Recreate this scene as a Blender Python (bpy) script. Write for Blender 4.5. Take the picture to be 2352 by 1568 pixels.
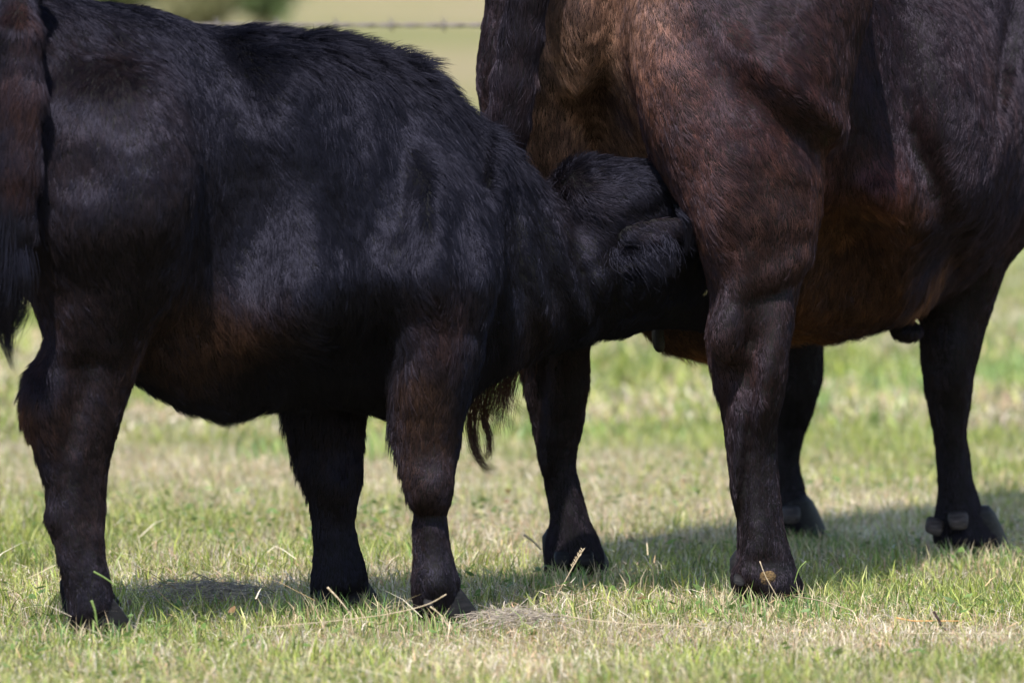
import bpy, math, random, time
import numpy as np
from mathutils import Vector

T0 = time.time()
for o in list(bpy.data.objects):
    bpy.data.objects.remove(o)
sc = bpy.context.scene
COL = sc.collection
rng = np.random.default_rng(7)
random.seed(7)

# ------------------------------------------------------------------ camera
CAMH, FPX, PITCH = 0.98, 15600.0, math.atan((784 - 112) / 15600.0)
cam = bpy.data.cameras.new('camera')
cam.sensor_width = 36.0
cam.lens = FPX / 2352 * 36
cam.clip_end = 3000
cam.dof.use_dof = True
cam.dof.focus_distance = 12.0
cam.dof.aperture_fstop = 4.8
cam.dof.aperture_blades = 9
cam_o = bpy.data.objects.new('camera', cam)
cam_o.location = (0, 0, CAMH)
cam_o.rotation_euler = (math.pi / 2 - PITCH, 0, 0)
COL.objects.link(cam_o)
sc.camera = cam_o

# ------------------------------------------------------------------ light
SUN_EL, SUN_AZ = math.radians(54), math.radians(180 + 9)   # azimuth measured from +Y towards +X; behind and left of the camera
world = bpy.data.worlds.new('World')
sc.world = world
world.use_nodes = True
wn = world.node_tree
sky = wn.nodes.new('ShaderNodeTexSky')
sky.sky_type = 'NISHITA'
sky.sun_disc = False
sky.sun_elevation = SUN_EL
sky.sun_rotation = SUN_AZ
wn.links.new(sky.outputs[0], wn.nodes['Background'].inputs[0])
wn.nodes['Background'].inputs[1].default_value = 0.15
sl = bpy.data.lights.new('sun', 'SUN')
sl.energy = 4.45
sl.angle = math.radians(0.53)
sl.color = (1.0, 0.97, 0.945)
sun = bpy.data.objects.new('sun', sl)
sd = Vector((math.sin(SUN_AZ) * math.cos(SUN_EL), math.cos(SUN_AZ) * math.cos(SUN_EL), math.sin(SUN_EL)))
sun.rotation_euler = sd.to_track_quat('Z', 'Y').to_euler()
sun.location = sd * 50
COL.objects.link(sun)
sc.view_settings.view_transform = 'Standard'
sc.view_settings.look = 'None'
sc.view_settings.gamma = 1
sc.view_settings.use_curve_mapping = False
sc.view_settings.exposure = 0.83
sc.render.engine = 'CYCLES'
sc.cycles.max_bounces = 8
sc.cycles.diffuse_bounces = 3
sc.cycles.glossy_bounces = 3
sc.cycles.transmission_bounces = 5
sc.cycles.transparent_max_bounces = 4
sc.cycles.use_denoising = True
sc.cycles.denoising_input_passes = 'RGB_ALBEDO_NORMAL'
sc.cycles.denoising_prefilter = 'ACCURATE'
sc.cycles_curves.shape = 'RIBBONS'


# ------------------------------------------------------------------ helpers
def W(px, py, d):
    """the world point at distance d (along Y) seen at a place of the picture, 2352 x 1568"""
    x, y, z = (px - 1176) / FPX, 1.0, -(py - 784) / FPX
    c, s = math.cos(PITCH), math.sin(PITCH)
    Y, Z = y * c + z * s, -y * s + z * c
    k = d / Y
    return np.array([x * k, d, CAMH + Z * k])


def props(o, label=None, cat=None, group=None, kind=None):
    if label: o['label'] = label
    if cat: o['category'] = cat
    if group: o['group'] = group
    if kind: o['kind'] = kind
    return o


def link(name, data, parent=None, mat=None):
    o = bpy.data.objects.new(name, data)
    COL.objects.link(o)
    if mat: data.materials.append(mat)
    if parent is not None:
        o.parent = parent
        o.location = -Vector(parent.location) if parent.parent is None else (0, 0, 0)
    return o


def empty(name, loc):
    o = bpy.data.objects.new(name, None)
    o.location = loc
    o.empty_display_size = 0.1
    COL.objects.link(o)
    return o


_lat = {}


def vnoise(P, freq, seed=0):
    if seed not in _lat:
        _lat[seed] = np.random.default_rng(1000 + seed).random((32, 32, 32)).astype(np.float32) * 2 - 1
    L = _lat[seed]
    q = P * freq + 64.0
    i = np.floor(q).astype(np.int64)
    f = (q - i).astype(np.float32)
    f = f * f * (3 - 2 * f)
    i0 = i & 31
    i1 = (i + 1) & 31
    x0, y0, z0 = i0[..., 0], i0[..., 1], i0[..., 2]
    x1, y1, z1 = i1[..., 0], i1[..., 1], i1[..., 2]
    fx, fy, fz = f[..., 0], f[..., 1], f[..., 2]
    a = L[x0, y0, z0] * (1 - fx) + L[x1, y0, z0] * fx
    b = L[x0, y1, z0] * (1 - fx) + L[x1, y1, z0] * fx
    c = L[x0, y0, z1] * (1 - fx) + L[x1, y0, z1] * fx
    d = L[x0, y1, z1] * (1 - fx) + L[x1, y1, z1] * fx
    return (a * (1 - fy) + b * fy) * (1 - fz) + (c * (1 - fy) + d * fy) * fz


def hermite(xs, ys, x):
    """smooth monotone interpolation of table rows"""
    xs = np.asarray(xs, float)
    ys = np.asarray(ys, float)
    h = np.diff(xs)
    dl = np.diff(ys) / h
    m = np.zeros_like(ys)
    m[1:-1] = np.where(dl[:-1] * dl[1:] > 0, 2 * dl[:-1] * dl[1:] / (dl[:-1] + dl[1:] + 1e-12 * np.sign(dl[:-1])), 0)
    m[0], m[-1] = dl[0], dl[-1]
    x = np.clip(x, xs[0], xs[-1])
    k = np.clip(np.searchsorted(xs, x) - 1, 0, len(h) - 1)
    t = (x - xs[k]) / h[k]
    return ((2 * t**3 - 3 * t**2 + 1) * ys[k] + (t**3 - 2 * t**2 + t) * h[k] * m[k]
            + (-2 * t**3 + 3 * t**2) * ys[k + 1] + (t**3 - t**2) * h[k] * m[k + 1])


class Field:
    relief = 1.5
    """a signed distance field on a grid, grown out of soft unions of body masses"""
    def __init__(s, lo, hi, vox):
        s.lo, s.vox = np.array(lo, float), vox
        s.n = np.ceil((np.array(hi) - s.lo) / vox).astype(int)
        s.ax = [(s.lo[i] + np.arange(s.n[i]) * vox).astype(np.float32) for i in range(3)]
        s.D = np.full(s.n, 0.25, np.float32)

    def win(s, lo, hi, pad=0.09):
        a = np.clip(np.floor((np.array(lo) - pad - s.lo) / s.vox).astype(int), 0, s.n)
        b = np.clip(np.ceil((np.array(hi) + pad - s.lo) / s.vox).astype(int), 0, s.n)
        sl = tuple(slice(a[i], b[i]) for i in range(3))
        X = s.ax[0][sl[0]][:, None, None]
        Y = s.ax[1][sl[1]][None, :, None]
        Z = s.ax[2][sl[2]][None, None, :]
        return sl, X, Y, Z

    def merge(s, sl, d, k):
        a = s.D[sl]
        d = d.astype(np.float32)
        h = np.clip(0.5 + 0.5 * (d - a) / k, 0, 1)
        s.D[sl] = d * (1 - h) + a * h - k * h * (1 - h)

    def column(s, rows, k=0.03):
        """upright mass: rows of (py, x left, x right, distance, half depth)"""
        R = []
        for py, xl, xr, d, b in rows:
            L_, R_ = W(xl, py, d), W(xr, py, d)
            R.append((L_[2], (L_[0] + R_[0]) / 2, (R_[0] - L_[0]) / 2, d, b))
        R = np.array(sorted(R))
        z, cx, a, cy, b = R.T
        sl, X, Y, Z = s.win((np.min(cx - a), np.min(cy - b), z[0]), (np.max(cx + a), np.max(cy + b), z[-1]))
        zz = Z[0, 0]
        CX, A, CY, B = (hermite(z, v, zz).astype(np.float32)[None, None, :] for v in (cx, a, cy, b))
        d = ell2((X - CX), (Y - CY), A, B)
        over = np.maximum(zz - z[-1], z[0] - zz)[None, None, :].astype(np.float32)
        s.merge(sl, smax(d, over, 0.02), k)

    def barrel(s, rows, k=0.03, e=1.0):
        """lying mass: rows of (px, y top, y bottom, distance, half depth)"""
        R = []
        for px, yt, yb, d, b in rows:
            T_, B_ = W(px, yt, d), W(px, yb, d)
            R.append((T_[0], (T_[2] + B_[2]) / 2, (T_[2] - B_[2]) / 2, d, b))
        R = np.array(sorted(R))
        x, cz, a, cy, b = R.T
        sl, X, Y, Z = s.win((x[0], np.min(cy - b), np.min(cz - a)), (x[-1], np.max(cy + b), np.max(cz + a)))
        xx = X[:, 0, 0]
        CZ, A, CY, B = (hermite(x, v, xx).astype(np.float32)[:, None, None] for v in (cz, a, cy, b))
        d = ell2((Z - CZ), (Y - CY), A, B)
        over = np.maximum(xx - x[-1], x[0] - xx)[:, None, None].astype(np.float32)
        s.merge(sl, smax(d, over, 0.05), k)

    def axis(s, O, H, rows, k=0.04, pear=0.0):
        """mass along a heading: rows of (s, half width, z top, z bottom)"""
        R = np.array(rows, float)
        t, w, zt, zb = R.T
        pts = [np.array(O) + H * v for v in t]
        m = w.max() + 0.05
        lo = np.min(pts, 0) - m
        hi = np.max(pts, 0) + m
        sl, X, Y, Z = s.win((lo[0], lo[1], zb.min()), (hi[0], hi[1], zt.max()))
        S = (X - O[0]) * H[0] + (Y - O[1]) * H[1]
        U = (X - O[0]) * H[1] - (Y - O[1]) * H[0]
        Wd, CZ, A = (hermite(t, v, S).astype(np.float32) for v in (w, (zt + zb) / 2, (zt - zb) / 2))
        q = np.clip((CZ - Z) / A, -1, 1)
        d = ell2(U, Z - CZ, Wd * (1 + pear * q), A)
        over = np.maximum(S - t[-1], t[0] - S).astype(np.float32)
        s.merge(sl, smax(d, over + 0 * d, 0.05), k)

    def cone(s, p, q, r0, r1, k=0.02, fy=1.0):
        p, q = np.array(p, np.float32), np.array(q, np.float32)
        m = max(r0, r1) * max(1, fy)
        sl, X, Y, Z = s.win(np.minimum(p, q) - m, np.maximum(p, q) + m)
        v = q - p
        t = np.clip(((X - p[0]) * v[0] + (Y - p[1]) * v[1] + (Z - p[2]) * v[2]) / (v @ v + 1e-9), 0, 1)
        r = r0 + (r1 - r0) * t
        d = np.sqrt((X - p[0] - v[0] * t)**2 + ((Y - p[1] - v[1] * t) / fy)**2 + (Z - p[2] - v[2] * t)**2) - r
        s.merge(sl, d, k)

    def chain(s, pts, rad, k=0.02, fy=1.0):
        for i in range(len(pts) - 1):
            s.cone(pts[i], pts[i + 1], rad[i], rad[i + 1], k, fy)

    def ell(s, c, r, k=0.03, rx=0.0, rz=0.0, ry=0.0):
        """ellipsoid turned by ry in the picture plane, then rz about the upright"""
        m = max(r)
        c = np.array(c, float)
        sl, X, Y, Z = s.win(c - m, c + m)
        x, y, z = X - c[0], Y - c[1], Z - c[2]
        cz, sz = math.cos(rz), math.sin(rz)
        x, y = x * cz + y * sz, -x * sz + y * cz
        cy, sy = math.cos(ry), math.sin(ry)
        x, z = x * cy + z * sy, -x * sy + z * cy
        cx, sx = math.cos(rx), math.sin(rx)
        y, z = y * cx + z * sx, -y * sx + z * cx
        k0 = np.sqrt((x / r[0])**2 + (y / r[1])**2 + (z / r[2])**2)
        k1 = np.sqrt((x / r[0]**2)**2 + (y / r[1]**2)**2 + (z / r[2]**2)**2) + 1e-6
        s.merge(sl, k0 * (k0 - 1) / k1, k)

    def bump(s, px, py, d, sx, sz, amp, ang=0.0, sy=0.12):
        """swell (amp > 0) or hollow (amp < 0) of the hide about a point, sizes in metres"""
        c = W(px, py, d)
        m = 3 * max(sx, sz, sy)
        sl, X, Y, Z = s.win(c - m, c + m, 0)
        a = math.radians(ang)
        x, z = X - c[0], Z - c[2]
        x, z = x * math.cos(a) + z * math.sin(a), -x * math.sin(a) + z * math.cos(a)
        amp *= s.relief
        s.D[sl] -= (amp * np.exp(-0.5 * ((x / sx)**2 + ((Y - c[1]) / sy)**2 + (z / sz)**2))).astype(np.float32)

    def rough(s, freq, amp, seed, stretch=(1, 1, 1)):
        near = np.abs(s.D) < 0.04
        idx = np.argwhere(near)
        P = s.lo + idx * s.vox
        s.D[near] += (vnoise(P * np.array(stretch), freq, seed) * amp).astype(np.float32)

    def mesh(s, name):
        D = s.D
        S = D < 0
        c = [(i, j, k) for i in (0, 1) for j in (0, 1) for k in (0, 1)]
        n = s.n - 1
        cut = lambda A, o: A[o[0]:o[0] + n[0], o[1]:o[1] + n[1], o[2]:o[2] + n[2]]
        cnt = sum(cut(S, o).astype(np.int8) for o in c)
        act = np.argwhere((cnt > 0) & (cnt < 8))
        vid = np.full(n, -1, np.int32)
        vid[act[:, 0], act[:, 1], act[:, 2]] = np.arange(len(act))
        acc = np.zeros((len(act), 3))
        num = np.zeros(len(act))
        val = {o: D[act[:, 0] + o[0], act[:, 1] + o[1], act[:, 2] + o[2]] for o in c}
        for o in c:
            for ax in range(3):
                if o[ax] == 0:
                    p = list(o); p[ax] = 1; p = tuple(p)
                    a, b = val[o], val[p]
                    x = (a < 0) != (b < 0)
                    t = np.where(x, a / (a - b + 1e-12 * (a == b)), 0)
                    pos = np.array(o, float)[None].repeat(len(act), 0)
                    pos[:, ax] = t
                    acc[x] += pos[x]
                    num[x] += 1
        V = s.lo + (act + acc / num[:, None]) * s.vox
        quads = []
        for ax in range(3):
            o = [0, 0, 0]; o[ax] = 1
            m = [s.n[0], s.n[1], s.n[2]]; m[ax] -= 1
            A = S[:m[0], :m[1], :m[2]]
            B = S[o[0]:o[0] + m[0], o[1]:o[1] + m[1], o[2]:o[2] + m[2]]
            e = np.argwhere(A != B)
            u, v = (ax + 1) % 3, (ax + 2) % 3
            ok = (e[:, u] > 0) & (e[:, v] > 0) & (e[:, u] < n[u]) & (e[:, v] < n[v])
            e = e[ok]
            inside = S[e[:, 0], e[:, 1], e[:, 2]]
            def at(du, dv):
                q = e.copy(); q[:, u] -= du; q[:, v] -= dv
                return vid[q[:, 0], q[:, 1], q[:, 2]]
            Q = np.stack([at(1, 1), at(0, 1), at(0, 0), at(1, 0)], 1)
            Q[~inside] = Q[~inside][:, ::-1]
            quads.append(Q)
        Q = np.concatenate(quads)
        # relax a little along the surface
        for it in range(3):
            A = np.zeros_like(V); N = np.zeros(len(V))
            for a, b in ((0, 1), (1, 2), (2, 3), (3, 0)):
                for p, q in ((a, b), (b, a)):
                    for ax in range(3):
                        A[:, ax] += np.bincount(Q[:, p], V[Q[:, q], ax], len(V))
                    N += np.bincount(Q[:, p], minlength=len(V))
            V = V * 0.5 + 0.5 * A / N[:, None]
        fn = np.cross(V[Q[:, 2]] - V[Q[:, 0]], V[Q[:, 3]] - V[Q[:, 1]])
        NV = np.zeros_like(V)
        for j in range(4):
            for ax in range(3):
                NV[:, ax] += np.bincount(Q[:, j], fn[:, ax], len(V))
        NV /= np.linalg.norm(NV, axis=1)[:, None] + 1e-9
        me = raw_mesh(name, V, Q)
        return me, V, Q, NV


def ell2(x, y, a, b):
    k0 = np.sqrt((x / a)**2 + (y / b)**2)
    k1 = np.sqrt((x / a**2)**2 + (y / b**2)**2) + 1e-6
    return k0 * (k0 - 1) / k1


def smax(a, b, k):
    h = np.clip(0.5 - 0.5 * (b - a) / k, 0, 1)
    return b * (1 - h) + a * h + k * h * (1 - h)


def raw_mesh(name, V, F, smooth=True):
    me = bpy.data.meshes.new(name)
    V = np.asarray(V, np.float32)
    if isinstance(F, np.ndarray):
        nl, sz = F.size, F.shape[1]
        starts = np.arange(0, nl, sz, dtype=np.int32)
        flat = F.astype(np.int32).ravel()
    else:
        flat = np.concatenate([np.asarray(f, np.int32).ravel() for f in F])
        starts, p = [], 0
        for f in F:
            starts.append(p + np.arange(0, f.size, f.shape[1])); p += f.size
        starts = np.concatenate(starts).astype(np.int32)
    me.vertices.add(len(V))
    me.vertices.foreach_set('co', V.ravel())
    me.loops.add(len(flat))
    me.loops.foreach_set('vertex_index', flat)
    me.polygons.add(len(starts))
    me.polygons.foreach_set('loop_start', starts)
    me.update(calc_edges=True)
    if smooth:
        me.polygons.foreach_set('use_smooth', np.ones(len(starts), bool))
    return me


def paint(me, name, C):
    a = me.attributes.new(name, 'FLOAT_COLOR', 'POINT')
    rgba = np.ones((len(C), 4), np.float32)
    rgba[:, :3] = C
    a.data.foreach_set('color', rgba.ravel())


def blend(P, ctrl, sig):
    """values of control points [(xyz, value, weight/size)] blended over P"""
    C = np.array([c[0] for c in ctrl])
    Vv = np.array([c[1] for c in ctrl], float)
    if Vv.ndim == 1: Vv = Vv[:, None]
    out = np.zeros((len(P), Vv.shape[1]))
    tot = np.zeros(len(P)) + 1e-12
    for c, v, q in zip(C, Vv, ctrl):
        sg = q[2] if len(q) > 2 else sig
        d2 = ((P - c)**2).sum(1)
        w = np.exp(-d2 / (2 * sg * sg)) + 1e-4 / (1 + d2 / sg**2)**2
        out += w[:, None] * v
        tot += w
    return out / tot[:, None]


# ------------------------------------------------------------------ materials
def new_mat(name):
    m = bpy.data.materials.new(name)
    m.use_nodes = True
    nt = m.node_tree
    return m, nt, nt.nodes['Principled BSDF']


def hair_mat(name, sheen, ru=0.22, rv=0.9, thru=0.5):
    """matt pigment of the shaft, a little light through it, and the cool gloss along it"""
    m = bpy.data.materials.new(name)
    m.use_nodes = True
    nt = m.node_tree
    nt.nodes.clear()
    out = nt.nodes.new('ShaderNodeOutputMaterial')
    at = nt.nodes.new('ShaderNodeAttribute')
    at.attribute_name = 'tint'
    df = nt.nodes.new('ShaderNodeBsdfDiffuse')
    nt.links.new(at.outputs['Color'], df.inputs['Color'])
    tr = nt.nodes.new('ShaderNodeBsdfHair')
    tr.component = 'Transmission'
    tr.inputs['RoughnessU'].default_value = 0.4
    tr.inputs['RoughnessV'].default_value = 0.8
    nt.links.new(at.outputs['Color'], tr.inputs['Color'])
    re = nt.nodes.new('ShaderNodeBsdfHair')
    re.component = 'Reflection'
    re.inputs['Color'].default_value = (*sheen, 1)
    re.inputs['Offset'].default_value = math.radians(-2)
    re.inputs['RoughnessU'].default_value = ru
    re.inputs['RoughnessV'].default_value = rv
    mx = nt.nodes.new('ShaderNodeMixShader')
    mx.inputs[0].default_value = thru
    nt.links.new(df.outputs[0], mx.inputs[1]); nt.links.new(tr.outputs[0], mx.inputs[2])
    ad = nt.nodes.new('ShaderNodeAddShader')
    nt.links.new(mx.outputs[0], ad.inputs[0]); nt.links.new(re.outputs[0], ad.inputs[1])
    nt.links.new(ad.outputs[0], out.inputs[0])
    return m


def skin_mat(name):
    m, nt, b = new_mat(name)
    at = nt.nodes.new('ShaderNodeAttribute')
    at.attribute_name = 'tint'
    nz = nt.nodes.new('ShaderNodeTexNoise')
    nz.inputs['Scale'].default_value = 90
    nz.inputs['Detail'].default_value = 4
    mx = nt.nodes.new('ShaderNodeMix'); mx.data_type = 'RGBA'; mx.blend_type = 'MULTIPLY'
    mx.inputs['Factor'].default_value = 0.6
    nt.links.new(at.outputs['Color'], mx.inputs['A'])
    nt.links.new(nz.outputs['Fac'], mx.inputs['B'])
    nt.links.new(mx.outputs['Result'], b.inputs['Base Color'])
    bp = nt.nodes.new('ShaderNodeBump')
    bp.inputs['Strength'].default_value = 0.4
    bp.inputs['Distance'].default_value = 0.004
    nt.links.new(nz.outputs['Fac'], bp.inputs['Height'])
    nt.links.new(bp.outputs[0], b.inputs['Normal'])
    b.inputs['Roughness'].default_value = 0.75
    b.inputs['Specular IOR Level'].default_value = 0.2
    return m


def horn_mat(name, c1, c2, rough=0.45, scale=40, spec=0.25):
    m, nt, b = new_mat(name)
    tc = nt.nodes.new('ShaderNodeTexCoord')
    mp = nt.nodes.new('ShaderNodeMapping')
    mp.inputs['Scale'].default_value = (1, 1, 5)
    nz = nt.nodes.new('ShaderNodeTexNoise')
    nz.inputs['Scale'].default_value = scale
    nz.inputs['Detail'].default_value = 5
    cr = nt.nodes.new('ShaderNodeValToRGB')
    cr.color_ramp.elements[0].position = 0.35; cr.color_ramp.elements[0].color = (*c1, 1)
    cr.color_ramp.elements[1].position = 0.7; cr.color_ramp.elements[1].color = (*c2, 1)
    nt.links.new(tc.outputs['Object'], mp.inputs[0])
    nt.links.new(mp.outputs[0], nz.inputs['Vector'])
    nt.links.new(nz.outputs['Fac'], cr.inputs[0])
    nt.links.new(cr.outputs[0], b.inputs['Base Color'])
    bp = nt.nodes.new('ShaderNodeBump')
    bp.inputs['Strength'].default_value = 0.5
    bp.inputs['Distance'].default_value = 0.002
    nt.links.new(nz.outputs['Fac'], bp.inputs['Height'])
    nt.links.new(bp.outputs[0], b.inputs['Normal'])
    b.inputs['Roughness'].default_value = rough
    b.inputs['Specular IOR Level'].default_value = spec
    return m


M_HAIR_CALF = hair_mat('calf_hair', (.0160, .0158, .0232), .095, .8, .3)
M_HAIR_COW = hair_mat('cow_hair', (.0215, .0190, .0250), .08, .8, .3)
M_SKIN = skin_mat('hide')
M_HOOF = horn_mat('hoof_horn', (0.004, 0.0036, 0.004), (0.014, 0.012, 0.013), 0.7)
M_DEW = horn_mat('dewclaw_horn', (0.022, 0.018, 0.017), (0.07, 0.056, 0.052), 0.75)
M_TEAT = horn_mat('teat_skin', (0.004, 0.0035, 0.0045), (0.010, 0.009, 0.011), 0.5)
M_EYE, _, _b = new_mat('wet_eye')
_b.inputs['Base Color'].default_value = (0.012, 0.008, 0.006, 1)
_b.inputs['Roughness'].default_value = 0.05
_b.inputs['Coat Weight'].default_value = 1.0
M_MUD = horn_mat('dried_mud', (0.012, 0.009, 0.007), (0.20, 0.125, 0.05), 0.9, 230)


def grass_mat(name, transl=0.35, rough=0.5):
    m = bpy.data.materials.new(name)
    m.use_nodes = True
    nt = m.node_tree
    b = nt.nodes['Principled BSDF']
    out = nt.nodes['Material Output']
    at = nt.nodes.new('ShaderNodeAttribute')
    at.attribute_name = 'tint'
    nt.links.new(at.outputs['Color'], b.inputs['Base Color'])
    b.inputs['Roughness'].default_value = rough
    b.inputs['Specular IOR Level'].default_value = 0.35
    tr = nt.nodes.new('ShaderNodeBsdfTranslucent')
    nt.links.new(at.outputs['Color'], tr.inputs['Color'])
    mx = nt.nodes.new('ShaderNodeMixShader')
    mx.inputs[0].default_value = transl
    nt.links.new(b.outputs[0], mx.inputs[1])
    nt.links.new(tr.outputs[0], mx.inputs[2])
    nt.links.new(mx.outputs[0], out.inputs[0])
    return m


M_GRASS = grass_mat('grass_blade')
M_STRAW = grass_mat('dry_straw', 0.15, 0.6)

# ------------------------------------------------------------------ ground
def hill(y):
    return np.where(y > 38, 0.0245 * (np.maximum(y, 38) - 38)**2 / (np.maximum(y, 38) - 38 + 8), 0)


def ground():
    ys = np.concatenate([np.linspace(-40, 8, 9), np.linspace(8.5, 40, 64), np.geomspace(42, 900, 70)])
    xs = np.concatenate([-np.geomspace(500, 4, 26), np.linspace(-3.6, 3.6, 49), np.geomspace(4, 500, 26)])
    X, Y = np.meshgrid(xs, ys)
    P = np.stack([X, Y, 0 * X], -1).reshape(-1, 3)
    far = np.clip((P[:, 1] - 30) / 60, 0, 1)
    P[:, 2] = hill(P[:, 1]) + vnoise(P, 1.7, 3) * 0.008 - 0.012 + vnoise(P, 0.08, 4) * 0.5 * far
    n, m = len(ys), len(xs)
    i = np.arange((n - 1) * (m - 1))
    r, c = i // (m - 1), i % (m - 1)
    a = r * m + c
    F = np.stack([a, a + 1, a + m + 1, a + m], 1)
    me = raw_mesh('ground', P, F)
    mt, nt, b = new_mat('pasture_soil')
    geo = nt.nodes.new('ShaderNodeNewGeometry')
    sep = nt.nodes.new('ShaderNodeSeparateXYZ')
    nt.links.new(geo.outputs['Position'], sep.inputs[0])

    def noise(scale, detail, sx=1, sy=1):
        mp = nt.nodes.new('ShaderNodeMapping')
        mp.inputs['Scale'].default_value = (sx, sy, 1)
        nt.links.new(geo.outputs['Position'], mp.inputs[0])
        nz = nt.nodes.new('ShaderNodeTexNoise')
        nz.inputs['Scale'].default_value = scale
        nz.inputs['Detail'].default_value = detail
        nt.links.new(mp.outputs[0], nz.inputs['Vector'])
        return nz.outputs['Fac']

    def ramp(src, stops):
        cr = nt.nodes.new('ShaderNodeValToRGB')
        e = cr.color_ramp.elements
        while len(e) < len(stops): e.new(0.5)
        for k, (p, c) in enumerate(stops):
            e[k].position = p; e[k].color = (*c, 1)
        nt.links.new(src, cr.inputs[0])
        return cr.outputs[0]

    def mix(f, a, b_, blend_='MIX'):
        mx = nt.nodes.new('ShaderNodeMix'); mx.data_type = 'RGBA'; mx.blend_type = blend_
        if isinstance(f, float): mx.inputs['Factor'].default_value = f
        else: nt.links.new(f, mx.inputs['Factor'])
        nt.links.new(a, mx.inputs['A']); nt.links.new(b_, mx.inputs['B'])
        return mx.outputs['Result']
    fine = noise(160, 6)
    near = ramp(fine, [(0.3, (0.12, 0.10, 0.05)), (0.5, (0.28, 0.25, 0.12)), (0.7, (0.44, 0.37, 0.25))])
    mid = ramp(noise(5, 8, 1, 0.5), [(0.3, (0.12, 0.19, 0.055)), (0.5, (0.24, 0.27, 0.1)), (0.7, (0.38, 0.33, 0.18))])
    far = ramp(noise(0.25, 5, 1, 0.35), [(0.3, (0.20, 0.20, 0.080)), (0.5, (0.26, 0.23, 0.105)), (0.7, (0.31, 0.25, 0.145))])

    def mapr(a, b_):
        mr = nt.nodes.new('ShaderNodeMapRange')
        mr.inputs['From Min'].default_value = a; mr.inputs['From Max'].default_value = b_
        nt.links.new(sep.outputs['Y'], mr.inputs['Value'])
        return mr.outputs[0]
    col = mix(mapr(18, 30), near, mid)
    col = mix(mapr(36, 52), col, far)
    nt.links.new(col, b.inputs['Base Color'])
    bp = nt.nodes.new('ShaderNodeBump')
    bp.inputs['Distance'].default_value = 0.02
    nt.links.new(fine, bp.inputs['Height'])
    nt.links.new(bp.outputs[0], b.inputs['Normal'])
    b.inputs['Roughness'].default_value = 0.95
    b.inputs['Specular IOR Level'].default_value = 0.1
    o = link('ground', me, None, mt)
    props(o, kind='structure')
    return o


ground()


def blades(name, x, y, z0, h, w, lean, az, face, curl, tint, mat, parent=None):
    """one mesh of many grass blades: five points each"""
    n = len(x)
    dx, dy = np.cos(az), np.sin(az)
    wx, wy = np.cos(face) * w / 2, np.sin(face) * w / 2
    V = np.zeros((n, 5, 3), np.float32)
    b = np.stack([x, y, z0], 1)
    up = np.cos(lean); out = np.sin(lean)
    m = b + np.stack([dx * out * h * .5, dy * out * h * .5, up * h * .55], 1)
    lt = np.minimum(lean + curl, 1.5)
    t = m + np.stack([dx * np.sin(lt) * h * .5, dy * np.sin(lt) * h * .5, np.cos(lt) * h * .5], 1)
    s = np.stack([wx, wy, 0 * wx], 1)
    V[:, 0] = b - s; V[:, 1] = b + s; V[:, 2] = m + s * .8; V[:, 3] = m - s * .8; V[:, 4] = t
    k = np.arange(n)[:, None] * 5
    me = raw_mesh(name, V.reshape(-1, 3), [k + np.array([[0, 1, 2, 3]]), k + np.array([[3, 2, 4]])], smooth=False)
    C = np.repeat(tint[:, None, :], 5, 1).copy()
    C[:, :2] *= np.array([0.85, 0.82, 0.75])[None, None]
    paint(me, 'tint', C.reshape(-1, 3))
    return link(name, me, parent, mat)


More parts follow.
